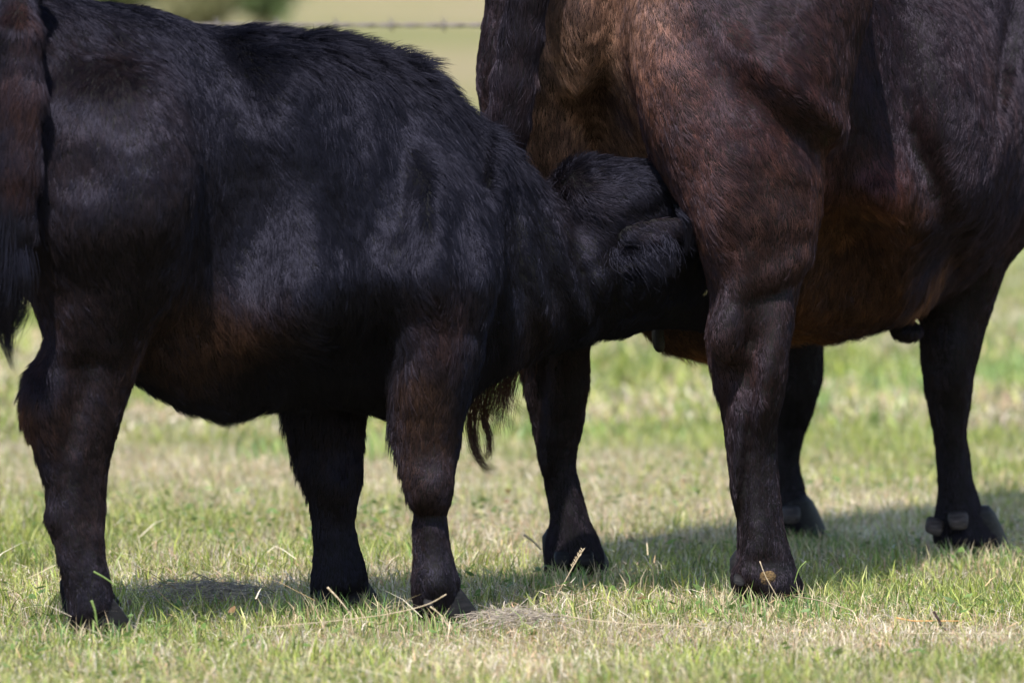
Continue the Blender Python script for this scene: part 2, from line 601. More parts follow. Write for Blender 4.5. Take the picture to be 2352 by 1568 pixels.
def pasture():
    # the share of living grass over the field, streaky across the view
    def green(P):
        g = 0.32 + 0.48 * vnoise(P * np.array([1.0, 0.8, 1]), 1.1, 11) + 0.34 * vnoise(P, 3.3, 12) + 0.2 * vnoise(P, 9, 13)
        y = P[:, 1]
        g += np.interp(y, [9, 10.6, 11.3, 12.2, 12.8, 13.4, 14.5, 16, 18, 22, 30], [-.02, -.02, .04, .12, .05, -.1, -.14, -.06, .05, .14, .10])
        return np.clip(g, 0.05, 0.97)

    def make(name, n, y0, y1, pw, hs, ws, label, flat=0.35):
        u = rng.random(int(n * 2.4))
        y = (y0**(1 - pw) + u * (y1**(1 - pw) - y0**(1 - pw)))**(1 / (1 - pw))
        half = 0.0775 * y + 0.75
        x = (rng.random(len(y)) * 2 - 1) * half
        P = np.stack([x, y, 0 * x], 1)
        keep = rng.random(len(y)) < (0.42 + 0.28 * vnoise(P, 4.0, 21) + 0.25 * vnoise(P, 17, 22))
        P, x, y = P[keep][:n], x[keep][:n], y[keep][:n]
        n = len(x)
        g = green(P)
        r = rng.random(n)
        live = r < g
        z0 = hill(y) - 0.012 + vnoise(P, 1.7, 3) * 0.008
        hh = (0.55 + 0.45 * (vnoise(P, 2.2, 14) * 0.5 + 0.5)) * hs * (0.35 + 1.15 * rng.random(n)**2)
        h = np.where(live, hh, hh * 0.75)
        for qx, qd in ((208, 11.42), (1008, 11.62), (784, 11.93), (1762, 12.0), (1326, 12.6), (2225, 13.15)):
            q = np.exp(-(((x - (qx - 1176) / FPX * qd) / .13)**2 + ((y - (qd - .16)) / .28)**2))
            h = h * (1 - .58 * q)
        lean = np.where(live, np.abs(rng.normal(0.1, 0.38, n)), np.abs(rng.normal(0.5, 0.5, n)))
        lay = (~live) & (rng.random(n) < flat)
        lean = np.where(lay, 1.2 + 0.25 * rng.random(n), np.minimum(lean, 1.3))
        z0 = np.where(lay, z0 + 0.008 + rng.random(n) * 0.02, z0)
        az = rng.random(n) * 6.283
        w = ws * (0.45 + 1.3 * rng.random(n)**2.2) * np.where(live, 1, 0.75)
        G = np.array([[0.25, 0.30, 0.05], [0.36, 0.40, 0.085], [0.52, 0.52, 0.18], [0.12, 0.20, 0.04], [0.30, 0.36, 0.12]])
        S = np.array([[0.66, 0.56, 0.38], [0.78, 0.69, 0.52], [0.50, 0.39, 0.26], [0.62, 0.41, 0.26], [0.46, 0.46, 0.16], [0.74, 0.65, 0.53]])
        tint = np.where(live[:, None], G[rng.integers(0, 5, n)], S[rng.integers(0, 6, n)])
        tint = tint * (0.45 + 0.85 * rng.random((n, 1))) * (1 + 0.15 * vnoise(P, 1.3, 15))[:, None]
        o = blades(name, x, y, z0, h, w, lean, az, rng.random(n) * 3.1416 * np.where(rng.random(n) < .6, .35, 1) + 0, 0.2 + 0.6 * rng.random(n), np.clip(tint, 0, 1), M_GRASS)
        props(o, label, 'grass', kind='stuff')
    make('grass', 440000, 9.3, 17.5, 1.6, 0.056, 0.0025, 'short sunlit pasture grass mixed with dry straw around the hooves')
    make('grass', 110000, 17.3, 46, 1.7, 0.070, 0.0100, 'soft blurred pasture grass stretching beyond the cow to the field')
    # longer grass left standing round the hooves
    xs, ys = [], []
    for px, d, k in ((205, 11.36, 1), (770, 11.88, 1), (1005, 11.57, 1), (1765, 11.93, 1.2), (1325, 12.5, 1.3), (2225, 13.05, 1.5), (1810, 13.4, 1.2)):
        m = int((250 if d < 11.7 else 650) * k)
        xs.append((px - 1176) / FPX * d + rng.normal(0, .095 * k, m)); ys.append(d - np.abs(rng.normal(0, .11, m)) + .02)
    x, y = np.concatenate(xs), np.concatenate(ys)
    n = len(x)
    G = np.array([[0.22, 0.32, 0.08], [0.30, 0.38, 0.12], [0.14, 0.25, 0.08], [0.62, 0.52, 0.33], [0.55, 0.42, 0.25]])
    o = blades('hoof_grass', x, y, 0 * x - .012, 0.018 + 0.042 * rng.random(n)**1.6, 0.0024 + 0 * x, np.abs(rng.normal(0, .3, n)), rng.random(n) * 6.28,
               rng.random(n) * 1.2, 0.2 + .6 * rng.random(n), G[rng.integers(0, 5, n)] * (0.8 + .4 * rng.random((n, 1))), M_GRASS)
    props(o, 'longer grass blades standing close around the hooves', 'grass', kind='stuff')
    # long cut straws lying loose on the sward, and small round leaves low in it
    n = 1000
    y = 9.6 + 7.4 * rng.random(n)**1.3
    x = (rng.random(n) * 2 - 1) * (0.0775 * y + .75)
    S = np.array([[0.60, 0.50, 0.34], [0.74, 0.65, 0.50], [0.55, 0.38, 0.20], [0.45, 0.38, 0.28]])
    o = blades('loose_straw', x, y, .010 + .025 * rng.random(n), .04 + .10 * rng.random(n)**1.8, .0016 + .0014 * rng.random(n), 1.30 + .22 * rng.normal(size=n).clip(-1.5, 1), rng.random(n) * 6.28,
               rng.random(n) * 3.14, .05 + 0.25 * rng.random(n), S[rng.integers(0, 4, n)] * (0.7 + .4 * rng.random((n, 1))), M_STRAW)
    props(o, 'loose cut straws scattered over the short grass', 'straw', kind='stuff')
    n = 3600
    y = 9.6 + 6.5 * rng.random(n)
    x = (rng.random(n) * 2 - 1) * (0.0775 * y + .75)
    P = np.stack([x, y, 0 * x], 1)
    k = vnoise(P, 2.4, 24) + .5 * vnoise(P, 7, 25) > .12
    x, y = x[k], y[k]; n = len(x)
    G = np.array([[0.12, 0.20, 0.05], [0.19, 0.28, 0.08], [0.20, 0.12, 0.06]])
    o = blades('clover_leaves', x, y, .006 + .014 * rng.random(n), .014 + .012 * rng.random(n), .009 + .006 * rng.random(n), .9 + .4 * rng.random(n), rng.random(n) * 6.28,
               rng.random(n) * 3.14, .3 + 0 * x, G[(rng.random(n)**2 * 2.3).astype(int)] * (0.7 + .5 * rng.random((n, 1))), M_GRASS)
    props(o, 'small round clover leaves low in the grass', 'clover', kind='stuff')
    # tufts of broader leaves behind the cow, out of focus
    n = 2600
    cx = rng.normal(0, 1, (26, 2)) * [1.3, 2.2] + [0.75, 20.5]
    pick = rng.integers(0, 26, n)
    x = cx[pick, 0] + rng.normal(0, 0.12, n)
    y = cx[pick, 1] + rng.normal(0, 0.15, n)
    G = np.array([[0.22, 0.31, 0.09], [0.32, 0.39, 0.12], [0.19, 0.28, 0.10]])
    o = blades('broad_leaf_weeds', x, y, 0 * x - .01, 0.04 + 0.07 * rng.random(n)**2, 0.011 + 0 * x, np.abs(rng.normal(0, .4, n)), rng.random(n) * 6.28,
               rng.random(n) * 3.14, 0.3 + 0 * x, G[rng.integers(0, 3, n)] * (0.8 + .4 * rng.random((n, 1))), M_GRASS)
    props(o, 'taller green leafy weeds in the pasture behind the cow', 'weeds', kind='stuff')


pasture()
print('grass', time.time() - T0)


# ------------------------------------------------------------------ fur
def fur(name, V, Q, NV, flow, length, colour, n, dens, mat, parent, radius=0.00036, lift=0.28, clump=0.45, seed=5, npt=5, cellsize=0.012, fringe=0.5, side_fringe=0.0):
    r = np.random.default_rng(seed)
    T = np.concatenate([Q[:, [0, 1, 2]], Q[:, [0, 2, 3]]])
    e = np.cross(V[T[:, 1]] - V[T[:, 0]], V[T[:, 2]] - V[T[:, 0]])
    area = np.linalg.norm(e, axis=1) / 2
    cen = V[T].mean(1)
    nf = NV[T].mean(1)
    w = area * dens(cen, nf)
    cdf = np.cumsum(w); cdf /= cdf[-1]
    t = T[np.searchsorted(cdf, r.random(n))]
    a, b = r.random(n), r.random(n)
    fl = a + b > 1
    a[fl], b[fl] = 1 - a[fl], 1 - b[fl]
    c = 1 - a - b
    P = V[t[:, 0]] * a[:, None] + V[t[:, 1]] * b[:, None] + V[t[:, 2]] * c[:, None]
    N = NV[t[:, 0]] * a[:, None] + NV[t[:, 1]] * b[:, None] + NV[t[:, 2]] * c[:, None]
    N /= np.linalg.norm(N, axis=1)[:, None] + 1e-9
    D = flow(P)
    D = D + 0.17 * np.stack([vnoise(P, 14, 31), vnoise(P, 14, 32), vnoise(P, 14, 33)], 1)
    D = D + 0.20 * np.stack([vnoise(P, 45, 34), vnoise(P, 45, 35), vnoise(P, 45, 36)], 1)
    D = D + 0.10 * r.normal(size=D.shape)
    gg = np.floor(P / cellsize)
    hh = lambda k: np.modf(np.abs(np.sin(gg @ np.array([12.9898, 78.233, 37.719]) + k * 4.1) * 43758.5453))[0] * 2 - 1
    D = D + 0.11 * np.stack([hh(5), hh(6), hh(7)], 1)
    D -= (D * N).sum(1)[:, None] * N
    D /= np.linalg.norm(D, axis=1)[:, None] + 1e-9
    L, LF = length(P, N)
    LF = np.where(LF > .5, LF, LF * (0.42 + 0.58 * (LF / .5)**2))
    L = L * (0.65 + 0.6 * r.random(n)) * (1 + 0.18 * vnoise(P, 20, 37))
    cell = cellsize
    g = np.floor(P / cell)
    hsh = lambda k: np.modf(np.abs(np.sin(g @ np.array([12.9898, 78.233, 37.719]) + k * 4.1) * 43758.5453))[0] * 2 - 1
    under = np.clip(-N[:, 2] - .2, 0, 1)
    LF = LF + fringe * under + 0.065 * hsh(1) + side_fringe * np.clip(-N[:, 0] - .55, 0, 1) * (P[:, 2] < .5)
    L = L * (1 + 1.6 * side_fringe * np.clip(-N[:, 0] - .55, 0, 1) * ((P[:, 2] < .45) & (P[:, 2] > .2)))
    L = L * (1 + .35 * hsh(2))
    LF = np.clip(LF + 0.05 * r.normal(size=n) + 0.06 * vnoise(P, 30, 38), 0.03, 1.35)
    # locks: tips gather towards the middle of small cells
    jit = np.stack([vnoise(g + 0.5, 0.77, 41), vnoise(g + 0.5, 0.83, 42), vnoise(g + 0.5, 0.91, 43)], 1) * 0.5
    G = (g + 0.5 + jit) * cell
    off = G - P
    off -= (off * N).sum(1)[:, None] * N
    cl = clump * (0.5 + 0.5 * r.random(n)) * (0.5 + 0.5 * (vnoise(P, 8, 44) * .5 + .5))
    K = np.zeros((n, npt, 3), np.float32)
    side = np.cross(D, N)
    bend = r.normal(0, 0.16, n)
    for j in range(npt):
        s = j / (npt - 1)
        up = np.sin(LF) * (s - 0.42 * s * s)
        al = np.cos(LF) * s + 0.25 * np.sin(LF) * s * s
        K[:, j] = (P - 0.0008 * N * (j == 0) + L[:, None] * (D * al[:, None] + N * up[:, None] + side * (bend * s * s)[:, None])
                   + off * (cl * s**1.3)[:, None])
    return curves(name, K, radius * (0.75 + 0.5 * r.random(n)), colour(P, N, r) * np.exp(0.45 * hsh(3))[:, None], mat, parent)


def curves(name, K, rad, tint, mat, parent=None, tip=0.15):
    n, npt = K.shape[:2]
    h = bpy.data.hair_curves.new(name)
    h.add_curves([npt] * n)
    h.attributes['position'].data.foreach_set('vector', K.reshape(-1, 3).astype(np.float32).ravel())
    prof = 1 - (1 - tip) * np.linspace(0, 1, npt)**1.8
    ra = h.attributes.new('radius', 'FLOAT', 'POINT')
    ra.data.foreach_set('value', (rad[:, None] * prof[None]).astype(np.float32).ravel())
    ca = h.attributes.new('tint', 'FLOAT_COLOR', 'CURVE')
    rgba = np.ones((n, 4), np.float32)
    rgba[:, :3] = np.clip(tint, 0.001, 1)
    ca.data.foreach_set('color', rgba.ravel())
    return link(name, h, parent, mat)


def flow_of(ctrl, sig):
    cc = [(W(a, b, d), v, ) for a, b, d, v in ctrl]
    return lambda P: blend(P, cc, sig)


FRAME_X = lambda P: (P[:, 0] / P[:, 1]) * FPX + 1176
FRAME_Y = lambda P: 112 - (P[:, 2] - CAMH) / P[:, 1] * FPX


def view_density(cen, nf):
    """thinner coat where the hide is turned away or lies far above what the photograph takes in"""
    d = np.where(nf[:, 1] > 0.35, 0.28, 1.0)
    px, py = FRAME_X(cen), FRAME_Y(cen)
    d = d * np.where((py < -60) | (px > 2450) | (px < -110), 0.28, 1.0)
    return d


# ------------------------------------------------------------------ calf
def hoof(px, d, heading, parent, size=1.0, dew=True, py=None):
    """two claws, side by side, pointing along the heading; dewclaws behind"""
    base = W(px, 1300, d); base[2] = 0
    hx, hy = math.cos(heading), math.sin(heading)
    V, F = [], []
    for sgn in (-1, 1):
        rings = []
        secs = [(0.0, 1.0, 0.0), (0.018, 0.97, 0.0), (0.045, 0.82, -0.012), (0.065, 0.66, -0.02), (0.078, 0.3, -0.02)]
        for z, sc_, back in secs:
            ring = []
            for k in range(14):
                a = 2 * math.pi * k / 14
                u = math.cos(a) * 0.055 * sc_ * (1.15 if math.cos(a) > 0 else 0.85) + 0.012 + back
                v = math.sin(a) * 0.024 * (0.5 + 0.5 * sc_) * (1 - 0.35 * max(0, math.cos(a))) + sgn * 0.026
                x = base[0] + size * (u * hx + v * -hy)
                y = base[1] + size * (u * hy + v * hx)
                ring.append(len(V)); V.append((x, y, z * size + 0.001))
            rings.append(ring)
        for a_, b_ in zip(rings, rings[1:]):
            for k in range(14):
                F.append((a_[k], a_[(k + 1) % 14], b_[(k + 1) % 14], b_[k]))
        F.append(tuple(rings[-1])); F.append(tuple(reversed(rings[0])))
    me = bpy.data.meshes.new('hoof')
    me.from_pydata(V, [], F)
    for p in me.polygons: p.use_smooth = True
    return link('hoof', me, parent, M_HOOF)


def dewclaw(px, py, d, size, parent, tilt=0.0, mat=None):
    c = W(px, py, d)
    V, F = [], []
    rings = []
    for t, s in ((0, 1.0), (0.5, 0.98), (0.92, 0.84), (1.0, 0.72), (1.03, 0.4)):
        ring = []
        for k in range(12):
            a = 2 * math.pi * k / 12
            sq = lambda v: math.copysign(abs(v)**0.6, v)
            x = sq(math.cos(a)) * size * 0.66 * s
            z = sq(math.sin(a)) * size * 0.36 * s - t * size * 0.55
            y = -t * size * 0.95
            x, z = x * math.cos(tilt) - z * math.sin(tilt), x * math.sin(tilt) + z * math.cos(tilt)
            ring.append(len(V)); V.append((c[0] + x, c[1] + y, c[2] + z))
        rings.append(ring)
    for a_, b_ in zip(rings, rings[1:]):
        for k in range(12):
            F.append((a_[k], b_[k], b_[(k + 1) % 12], a_[(k + 1) % 12]))
    F.append(tuple(reversed(rings[-1]))); F.append(tuple(rings[0]))
    me = bpy.data.meshes.new('dewclaw')
    me.from_pydata(V, [], F)
    for p in me.polygons: p.use_smooth = True
    return link('dewclaw', me, parent, mat or M_DEW)


def lock(name, paths, count, spread, mat, parent, tint, rad=0.0003, seed=3, wav=0.004):
    """long hairs following each path [(px, py, d) ...]; spread per point in metres"""
    r = np.random.default_rng(seed)
    KS, TS = [], []
    npt = 12
    for path, cnt, spr in zip(paths, count, spread):
        pts = np.array([W(*p) for p in path])
        s = np.linspace(0, 1, len(pts))
        for _ in range(cnt):
            t1 = 0.72 + 0.28 * r.random()
            t0 = r.random() * 0.25 if r.random() < .6 else r.random() * 0.6
            ts = np.linspace(t0, min(1, max(t1, t0 + .25)), npt)
            c = np.stack([hermite(s, pts[:, i], ts) for i in range(3)], 1)
            o = r.normal(size=3) * [1, 1, 0.6]
            sp = np.interp(ts, np.linspace(0, 1, len(spr)), spr)
            ph, fr = r.random(3) * 6.28, 5 + 5 * r.random()
            c = c + o[None] * sp[:, None] + wav * np.sin(ts[:, None] * fr + ph[None]) * (ts[:, None] - t0)
            KS.append(c)
            TS.append(np.array(tint) * (0.6 + 0.8 * r.random()))
    K = np.array(KS)
    return curves(name, K, rad * (0.7 + 0.6 * r.random(len(K))), np.array(TS), mat, parent, tip=0.2)


def build_calf():
    f = Field((-1.12, 11.05, -0.02), (0.52, 12.5, 1.16), 0.0065)
    f.barrel([(-50, 90, 430, 11.50, .09), (-20, 30, 560, 11.5, .17), (40, -12, 640, 11.51, .22), (120, -22, 740, 11.53, .24),
              (230, 8, 830, 11.57, .25), (330, 20, 878, 11.6, .25), (430, 46, 930, 11.63, .27), (530, 68, 952, 11.66, .28),
              (620, 82, 930, 11.69, .29), (720, 96, 915, 11.72, .28), (800, 112, 930, 11.75, .25), (880, 138, 955, 11.78, .22),
              (950, 176, 965, 11.81, .2), (1010, 216, 945, 11.84, .18), (1060, 262, 915, 11.87, .16), (1100, 305, 880, 11.90, .145),
              (1150, 335, 846, 11.94, .13), (1200, 380, 822, 11.98, .12), (1270, 440, 800, 12.03, .115), (1350, 470, 785, 12.08, .11),
              (1430, 480, 762, 12.13, .105), (1500, 480, 738, 12.18, .1), (1560, 540, 718, 12.22, .09), (1620, 590, 700, 12.27, .078),
              (1680, 625, 700, 12.32, .065), (1730, 650, 700, 12.36, .05)], e=1)
    # poll and muzzle
    f.ell(W(1422, 482, 12.05), (.108, .095, .086), 0.02)
    f.cone(W(1490, 590, 12.10), W(1720, 690, 12.37), .088, .05, 0.04)
    f.cone(W(1480, 660, 12.14), W(1690, 720, 12.34), .060, .038, 0.04)
    # ear seen from the side: a folded leaf
    f.ell(W(1385, 590, 12.06), (.115, .085, .085), 0.04)
    f.chain([W(1548, 470, 11.97), W(1580, 500, 11.945), W(1582, 545, 11.94), W(1564, 592, 11.945)], [.014, .016, .013, .004], 0.008, 0.6)
    f.chain([W(1425, 566, 11.965), W(1480, 560, 11.945), W(1542, 532, 11.94)], [.010, .016, .010], 0.012, 0.6)
    f.ell(W(1498, 528, 11.935), (.072, .016, .031), 0.012, ry=.22)
    f.bump(1496, 524, 11.915, .040, .010, -.011, 13, .03)
    f.bump(1490, 482, 11.96, .045, .010, -.007, 16, .05)
    f.bump(1465, 600, 11.96, .05, .010, -.012, 8, .05)
    f.ell(W(1345, 445, 12.04), (.065, .075, .060), 0.03)
    f.chain([W(1340, 480, 12.16), W(1310, 530, 12.24), W(1300, 590, 12.3)], [.022, .03, .01], 0.012, .5)
    # legs
    f.column([(140, 60, 400, 11.46, .12), (220, 30, 470, 11.44, .165), (350, 20, 500, 11.42, .18), (500, 35, 500, 11.41, .178), (620, 72, 470, 11.41, .15),
              (700, 96, 430, 11.41, .125), (780, 108, 372, 11.41, .095), (840, 96, 335, 11.42, .078), (900, 76, 305, 11.42, .068),
              (970, 76, 280, 11.42, .06), (1060, 96, 254, 11.42, .05), (1150, 108, 240, 11.42, .045), (1250, 124, 238, 11.42, .045),
              (1330, 140, 250, 11.42, .05), (1385, 150, 262, 11.42, .052), (1435, 158, 258, 11.42, .045)], 0.05)
    f.column([(220, -10, 420, 11.74, .13), (500, 10, 430, 11.74, .13), (640, 60, 400, 11.75, .12), (760, 110, 340, 11.76, .085), (860, 100, 300, 11.76, .07),
              (960, 105, 262, 11.76, .055), (1060, 118, 240, 11.76, .045), (1200, 130, 226, 11.76, .04), (1320, 145, 235, 11.76, .045),
              (1405, 155, 245, 11.76, .045)], 0.05)
    f.column([(160, 900, 970, 11.84, .03), (260, 860, 1010, 11.80, .08), (380, 820, 1090, 11.73, .125), (520, 830, 1130, 11.67, .145), (620, 860, 1138, 11.645, .14), (700, 880, 1130, 11.64, .13),
              (800, 898, 1112, 11.63, .11), (900, 903, 1088, 11.63, .09), (1000, 912, 1062, 11.63, .073), (1080, 925, 1048, 11.63, .06),
              (1150, 944, 1040, 11.63, .052), (1200, 950, 1035, 11.63, .048), (1290, 951, 1043, 11.63, .047), (1360, 951, 1053, 11.63, .05),
              (1420, 962, 1055, 11.63, .045)], 0.05)
    f.column([(760, 660, 860, 11.93, .11), (900, 656, 850, 11.93, .1), (960, 662, 842, 11.93, .09), (1010, 676, 836, 11.93, .075), (1060, 692, 830, 11.93, .065),
              (1130, 714, 820, 11.93, .055), (1200, 727, 811, 11.93, .047), (1280, 728, 828, 11.93, .047), (1340, 724, 838, 11.93, .05),
              (1392, 726, 836, 11.93, .045)], 0.05)
    # hock and knee bones
    f.ell(W(86, 905, 11.41), (.018, .035, .05), 0.03)
    f.ell(W(985, 1110, 11.59), (.03, .02, .045), 0.03)
    # tail
    f.chain([W(70, -45, 11.35), W(30, -20, 11.29), W(38, 80, 11.235), W(42, 220, 11.22), W(36, 380, 11.22), W(26, 520, 11.22), W(15, 640, 11.23), W(8, 740, 11.24)],
            [.035, .036, .037, .036, .034, .03, .022, .008], 0.015)
    # muscle and hollow
    f.bump(535, 330, 11.42, .048, .15, -.052, 8)            # flank hollow
    f.bump(540, 540, 11.40, .045, .10, -.060, -14)
    f.bump(745, 705, 11.42, .125, .070, .038, 20)            # belly bulge
    f.bump(650, 480, 11.40, .07, .07, -.016, 20)
    f.bump(600, 690, 11.42, .04, .10, -.02, 20)
    f.bump(480, 800, 11.40, .11, .05, -.032, -20)
    f.bump(660, 860, 11.42, .13, .035, -.040, 14)
    f.bump(700, 170, 11.50, .11, .03, .012, -12)
    f.bump(640, 270, 11.45, .04, .07, .012, 10)
    f.bump(350, 430, 11.24, .07, .10, .022)
    f.bump(250, 640, 11.26, .10, .05, -.010, 10)
    f.bump(180, 480, 11.24, .03, .10, .008)
    f.bump(190, 400, 11.24, .03, .04, -.012)
    f.bump(870, 380, 11.52, .022, .14, .015, 8)
    f.bump(800, 330, 11.5, .03, .13, -.010, 8)
    f.bump(925, 450, 11.52, .028, .14, -.007, 6)
    f.bump(985, 520, 11.52, .022, .15, .018, 4)
    f.bump(110, 930, 11.36, .022, .05, .014, 0, .06)
    f.bump(175, 930, 11.36, .014, .06, -.014, -8, .06)
    f.bump(240, 950, 11.36, .022, .05, .010, 0, .06)
    f.bump(205, 1120, 11.37, .010, .12, -.006, -4, .05)
    f.bump(110, 1200, 11.38, .012, .02, .008, 0, .05)
    f.bump(990, 1120, 11.58, .022, .030, .012, 0, .05)
    f.bump(990, 1180, 11.58, .025, .012, -.008, 0, .05)
    f.bump(1005, 1335, 11.59, .028, .020, .010, 0, .05)
    f.bump(775, 1110, 11.88, .022, .030, .010, 0, .05)
    f.bump(785, 1330, 11.89, .028, .020, .009, 0, .05)
    f.bump(1065, 620, 11.55, .02, .15, -.012, 2)
    f.bump(960, 715, 11.5, .08, .04, -.010, -12)
    f.bump(1010, 680, 11.5, .07, .04, .008, -12)
    f.bump(1150, 520, 11.80, .014, .15, .030, 6, .09)      # neck folds
    f.bump(1182, 560, 11.82, .014, .13, -.020, 8, .09)
    f.bump(1218, 560, 11.86, .015, .12, .024, 14, .09)
    f.bump(1258, 590, 11.88, .014, .11, -.018, 20, .09)
    f.bump(1298, 610, 11.92, .017, .10, .022, 24, .09)
    f.bump(1340, 650, 11.96, .012, .08, -.020, 26, .09)
    f.bump(1375, 670, 11.98, .014, .06, .018, 10, .09)
    f.bump(1408, 690, 12.0, .012, .06, -.018, -20, .09)
    f.bump(1440, 650, 12.02, .03, .03, .014, 0, .09)       # cheek
    f.bump(1560, 640, 12.08, .02, .018, -.012, 0, .06)
    f.bump(1200, 760, 11.9, .035, .05, .014, 0, .09)
    f.rough(9, 0.0065, 51); f.rough(22, 0.0032, 52, (1, 1, .6)); f.rough(48, .0014, 53)
    me, V, Q, NV = f.mesh('body')
    root = empty('calf', (-0.50, 11.68, 0))
    props(root, 'shaggy black calf with its head under the larger cow, suckling', 'calf')
    # colour
    BK = (0.0065, 0.006, 0.0078)
    BR = (0.075, 0.030, 0.012)
    DB = (0.022, 0.0125, 0.010)
    col = [(W(600, 200, 11.4), BK, .2), (W(700, 600, 11.4), BK, .14), (W(900, 500, 11.5), BK, .2), (W(1200, 500, 11.8), BK, .15), (W(1400, 600, 12), BK, .15),
           (W(300, 250, 11.3), DB, .1), (W(300, 600, 11.3), (0.018, .0105, .009), .12), (W(140, 700, 11.4), (.03, .014, .009), .06),
           (W(52, 250, 11.2), (.050, .021, .012), .016), (W(56, 330, 11.2), (.050, .021, .012), .016), (W(50, 170, 11.2), (.050, .021, .012), .016), (W(54, 10, 11.2), (.050, .021, .012), .018), (W(54, 60, 11.2), (.050, .021, .012), .018), (W(54, 110, 11.2), (.050, .021, .012), .018), (W(54, 210, 11.2), (.050, .021, .012), .018), (W(54, 290, 11.2), (.050, .021, .012), .018), (W(48, 380, 11.2), (.050, .021, .012), .018), (W(40, 420, 11.2), (.07, .024, .012), .016), (W(10, 100, 11.2), BK, .03), (W(5, 300, 11.2), BK, .03), (W(0, 480, 11.2), BK, .04), (W(70, 150, 11.2), BK, .022), (W(72, 350, 11.2), BK, .018), (W(20, 640, 11.2), BK, .05),
           (W(530, 800, 11.4), (.17, .075, .028), .055), (W(600, 730, 11.4), (.12, .05, .022), .03), (W(430, 830, 11.4), (.10, .045, .02), .05),
           (W(90, 960, 11.4), (.13, .055, .024), .025), (W(200, 1000, 11.4), DB, .06), (W(200, 1150, 11.4), DB, .08), (W(200, 1350, 11.4), (.014, .010, .011), .06),
           (W(955, 900, 11.55), (.08, .038, .016), .030), (W(970, 1000, 11.55), (.045, .023, .013), .04), (W(1060, 900, 11.6), BK, .04),
           (W(960, 1250, 11.6), (.028, .014, .010), .05), (W(1020, 1250, 11.6), (.014, .011, .011), .03), (W(1030, 1350, 11.6), BK, .04),
           (W(770, 1100, 11.9), (.015, .009, .008), .1), (W(770, 1350, 11.9), BK, .06), (W(1020, 740, 11.5), (.05, .022, .014), .04),
           (W(1245, 770, 11.9), (.03, .016, .008), .03), (W(1560, 690, 12.1), BK, .05), (W(1330, 500, 12), DB, .05), (W(1495, 522, 11.93), (.030, .014, .010), .022), (W(1545, 500, 11.93), (.024, .012, .010), .015)]

    def colour(P, N, r):
        C = blend(P, col, 0.1)
        m = vnoise(P, 11, 61) * .5 + vnoise(P, 34, 62) * .5
        C = 0.55 * C * np.exp(0.6 * m)[:, None] * np.exp(r.normal(0, .30, len(P)))[:, None]
        return C
    paint(me, 'tint', blend(V, col, 0.1) * 0.15)
    body = link('body', me, root, M_SKIN)
    flow = flow_of([(100, 200, 11.3, (-.1, 0, -1)), (250, 150, 11.3, (.15, 0, -1)), (420, 80, 11.5, (.45, -.3, -.8)), (600, 150, 11.5, (.7, -.3, -.7)), (850, 180, 11.6, (.5, -.3, -.8)),
                    (300, 450, 11.25, (.1, 0, -1)), (250, 700, 11.3, (.15, 0, -1)), (520, 450, 11.4, (.2, 0, -1)), (700, 400, 11.4, (.45, 0, -1)),
                    (700, 620, 11.4, (.4, -.1, -1)), (800, 750, 11.4, (.6, 0, -.8)), (550, 830, 11.4, (.3, .1, -.8)), (900, 500, 11.5, (.25, 0, -1)),
                    (1000, 600, 11.5, (.1, 0, -1)), (1060, 300, 11.7, (.6, 0, -.9)), (1150, 450, 11.8, (.25, 0, -1)), (1250, 500, 11.9, (.5, 0, -1)),
                    (1250, 750, 11.9, (.1, 0, -1)), (1350, 650, 12, (.5, 0, -1)), (1300, 420, 12, (-.8, 0, .5)), (1400, 395, 12, (.3, 0, .6)), (1480, 430, 12, (1, 0, .1)),
                    (1420, 490, 12, (1, 0, -.15)), (1340, 520, 12, (.5, 0, -.8)), (1470, 540, 11.95, (.5, -.3, -1)), (1540, 500, 11.95, (.8, -.3, -.3)), (1580, 530, 11.95, (.1, -.2, -1)),
                    (1550, 640, 12.1, (-.4, 0, -1)), (1450, 720, 12.05, (-.3, 0, -1)),
                    (200, 900, 11.4, (.2, 0, -1)), (200, 1100, 11.4, (.35, 0, -1)), (200, 1350, 11.4, (.1, 0, -1)), (980, 900, 11.6, (0, 0, -1)), (980, 1100, 11.6, (-.1, 0, -1)),
                    (1000, 1300, 11.6, (.15, 0, -1)), (760, 1000, 11.9, (-.2, 0, -1)), (770, 1300, 11.9, (.1, 0, -1)), (30, 300, 11.2, (-.1, 0, -1)), (15, 650, 11.2, (0, 0, -1))], 0.10)

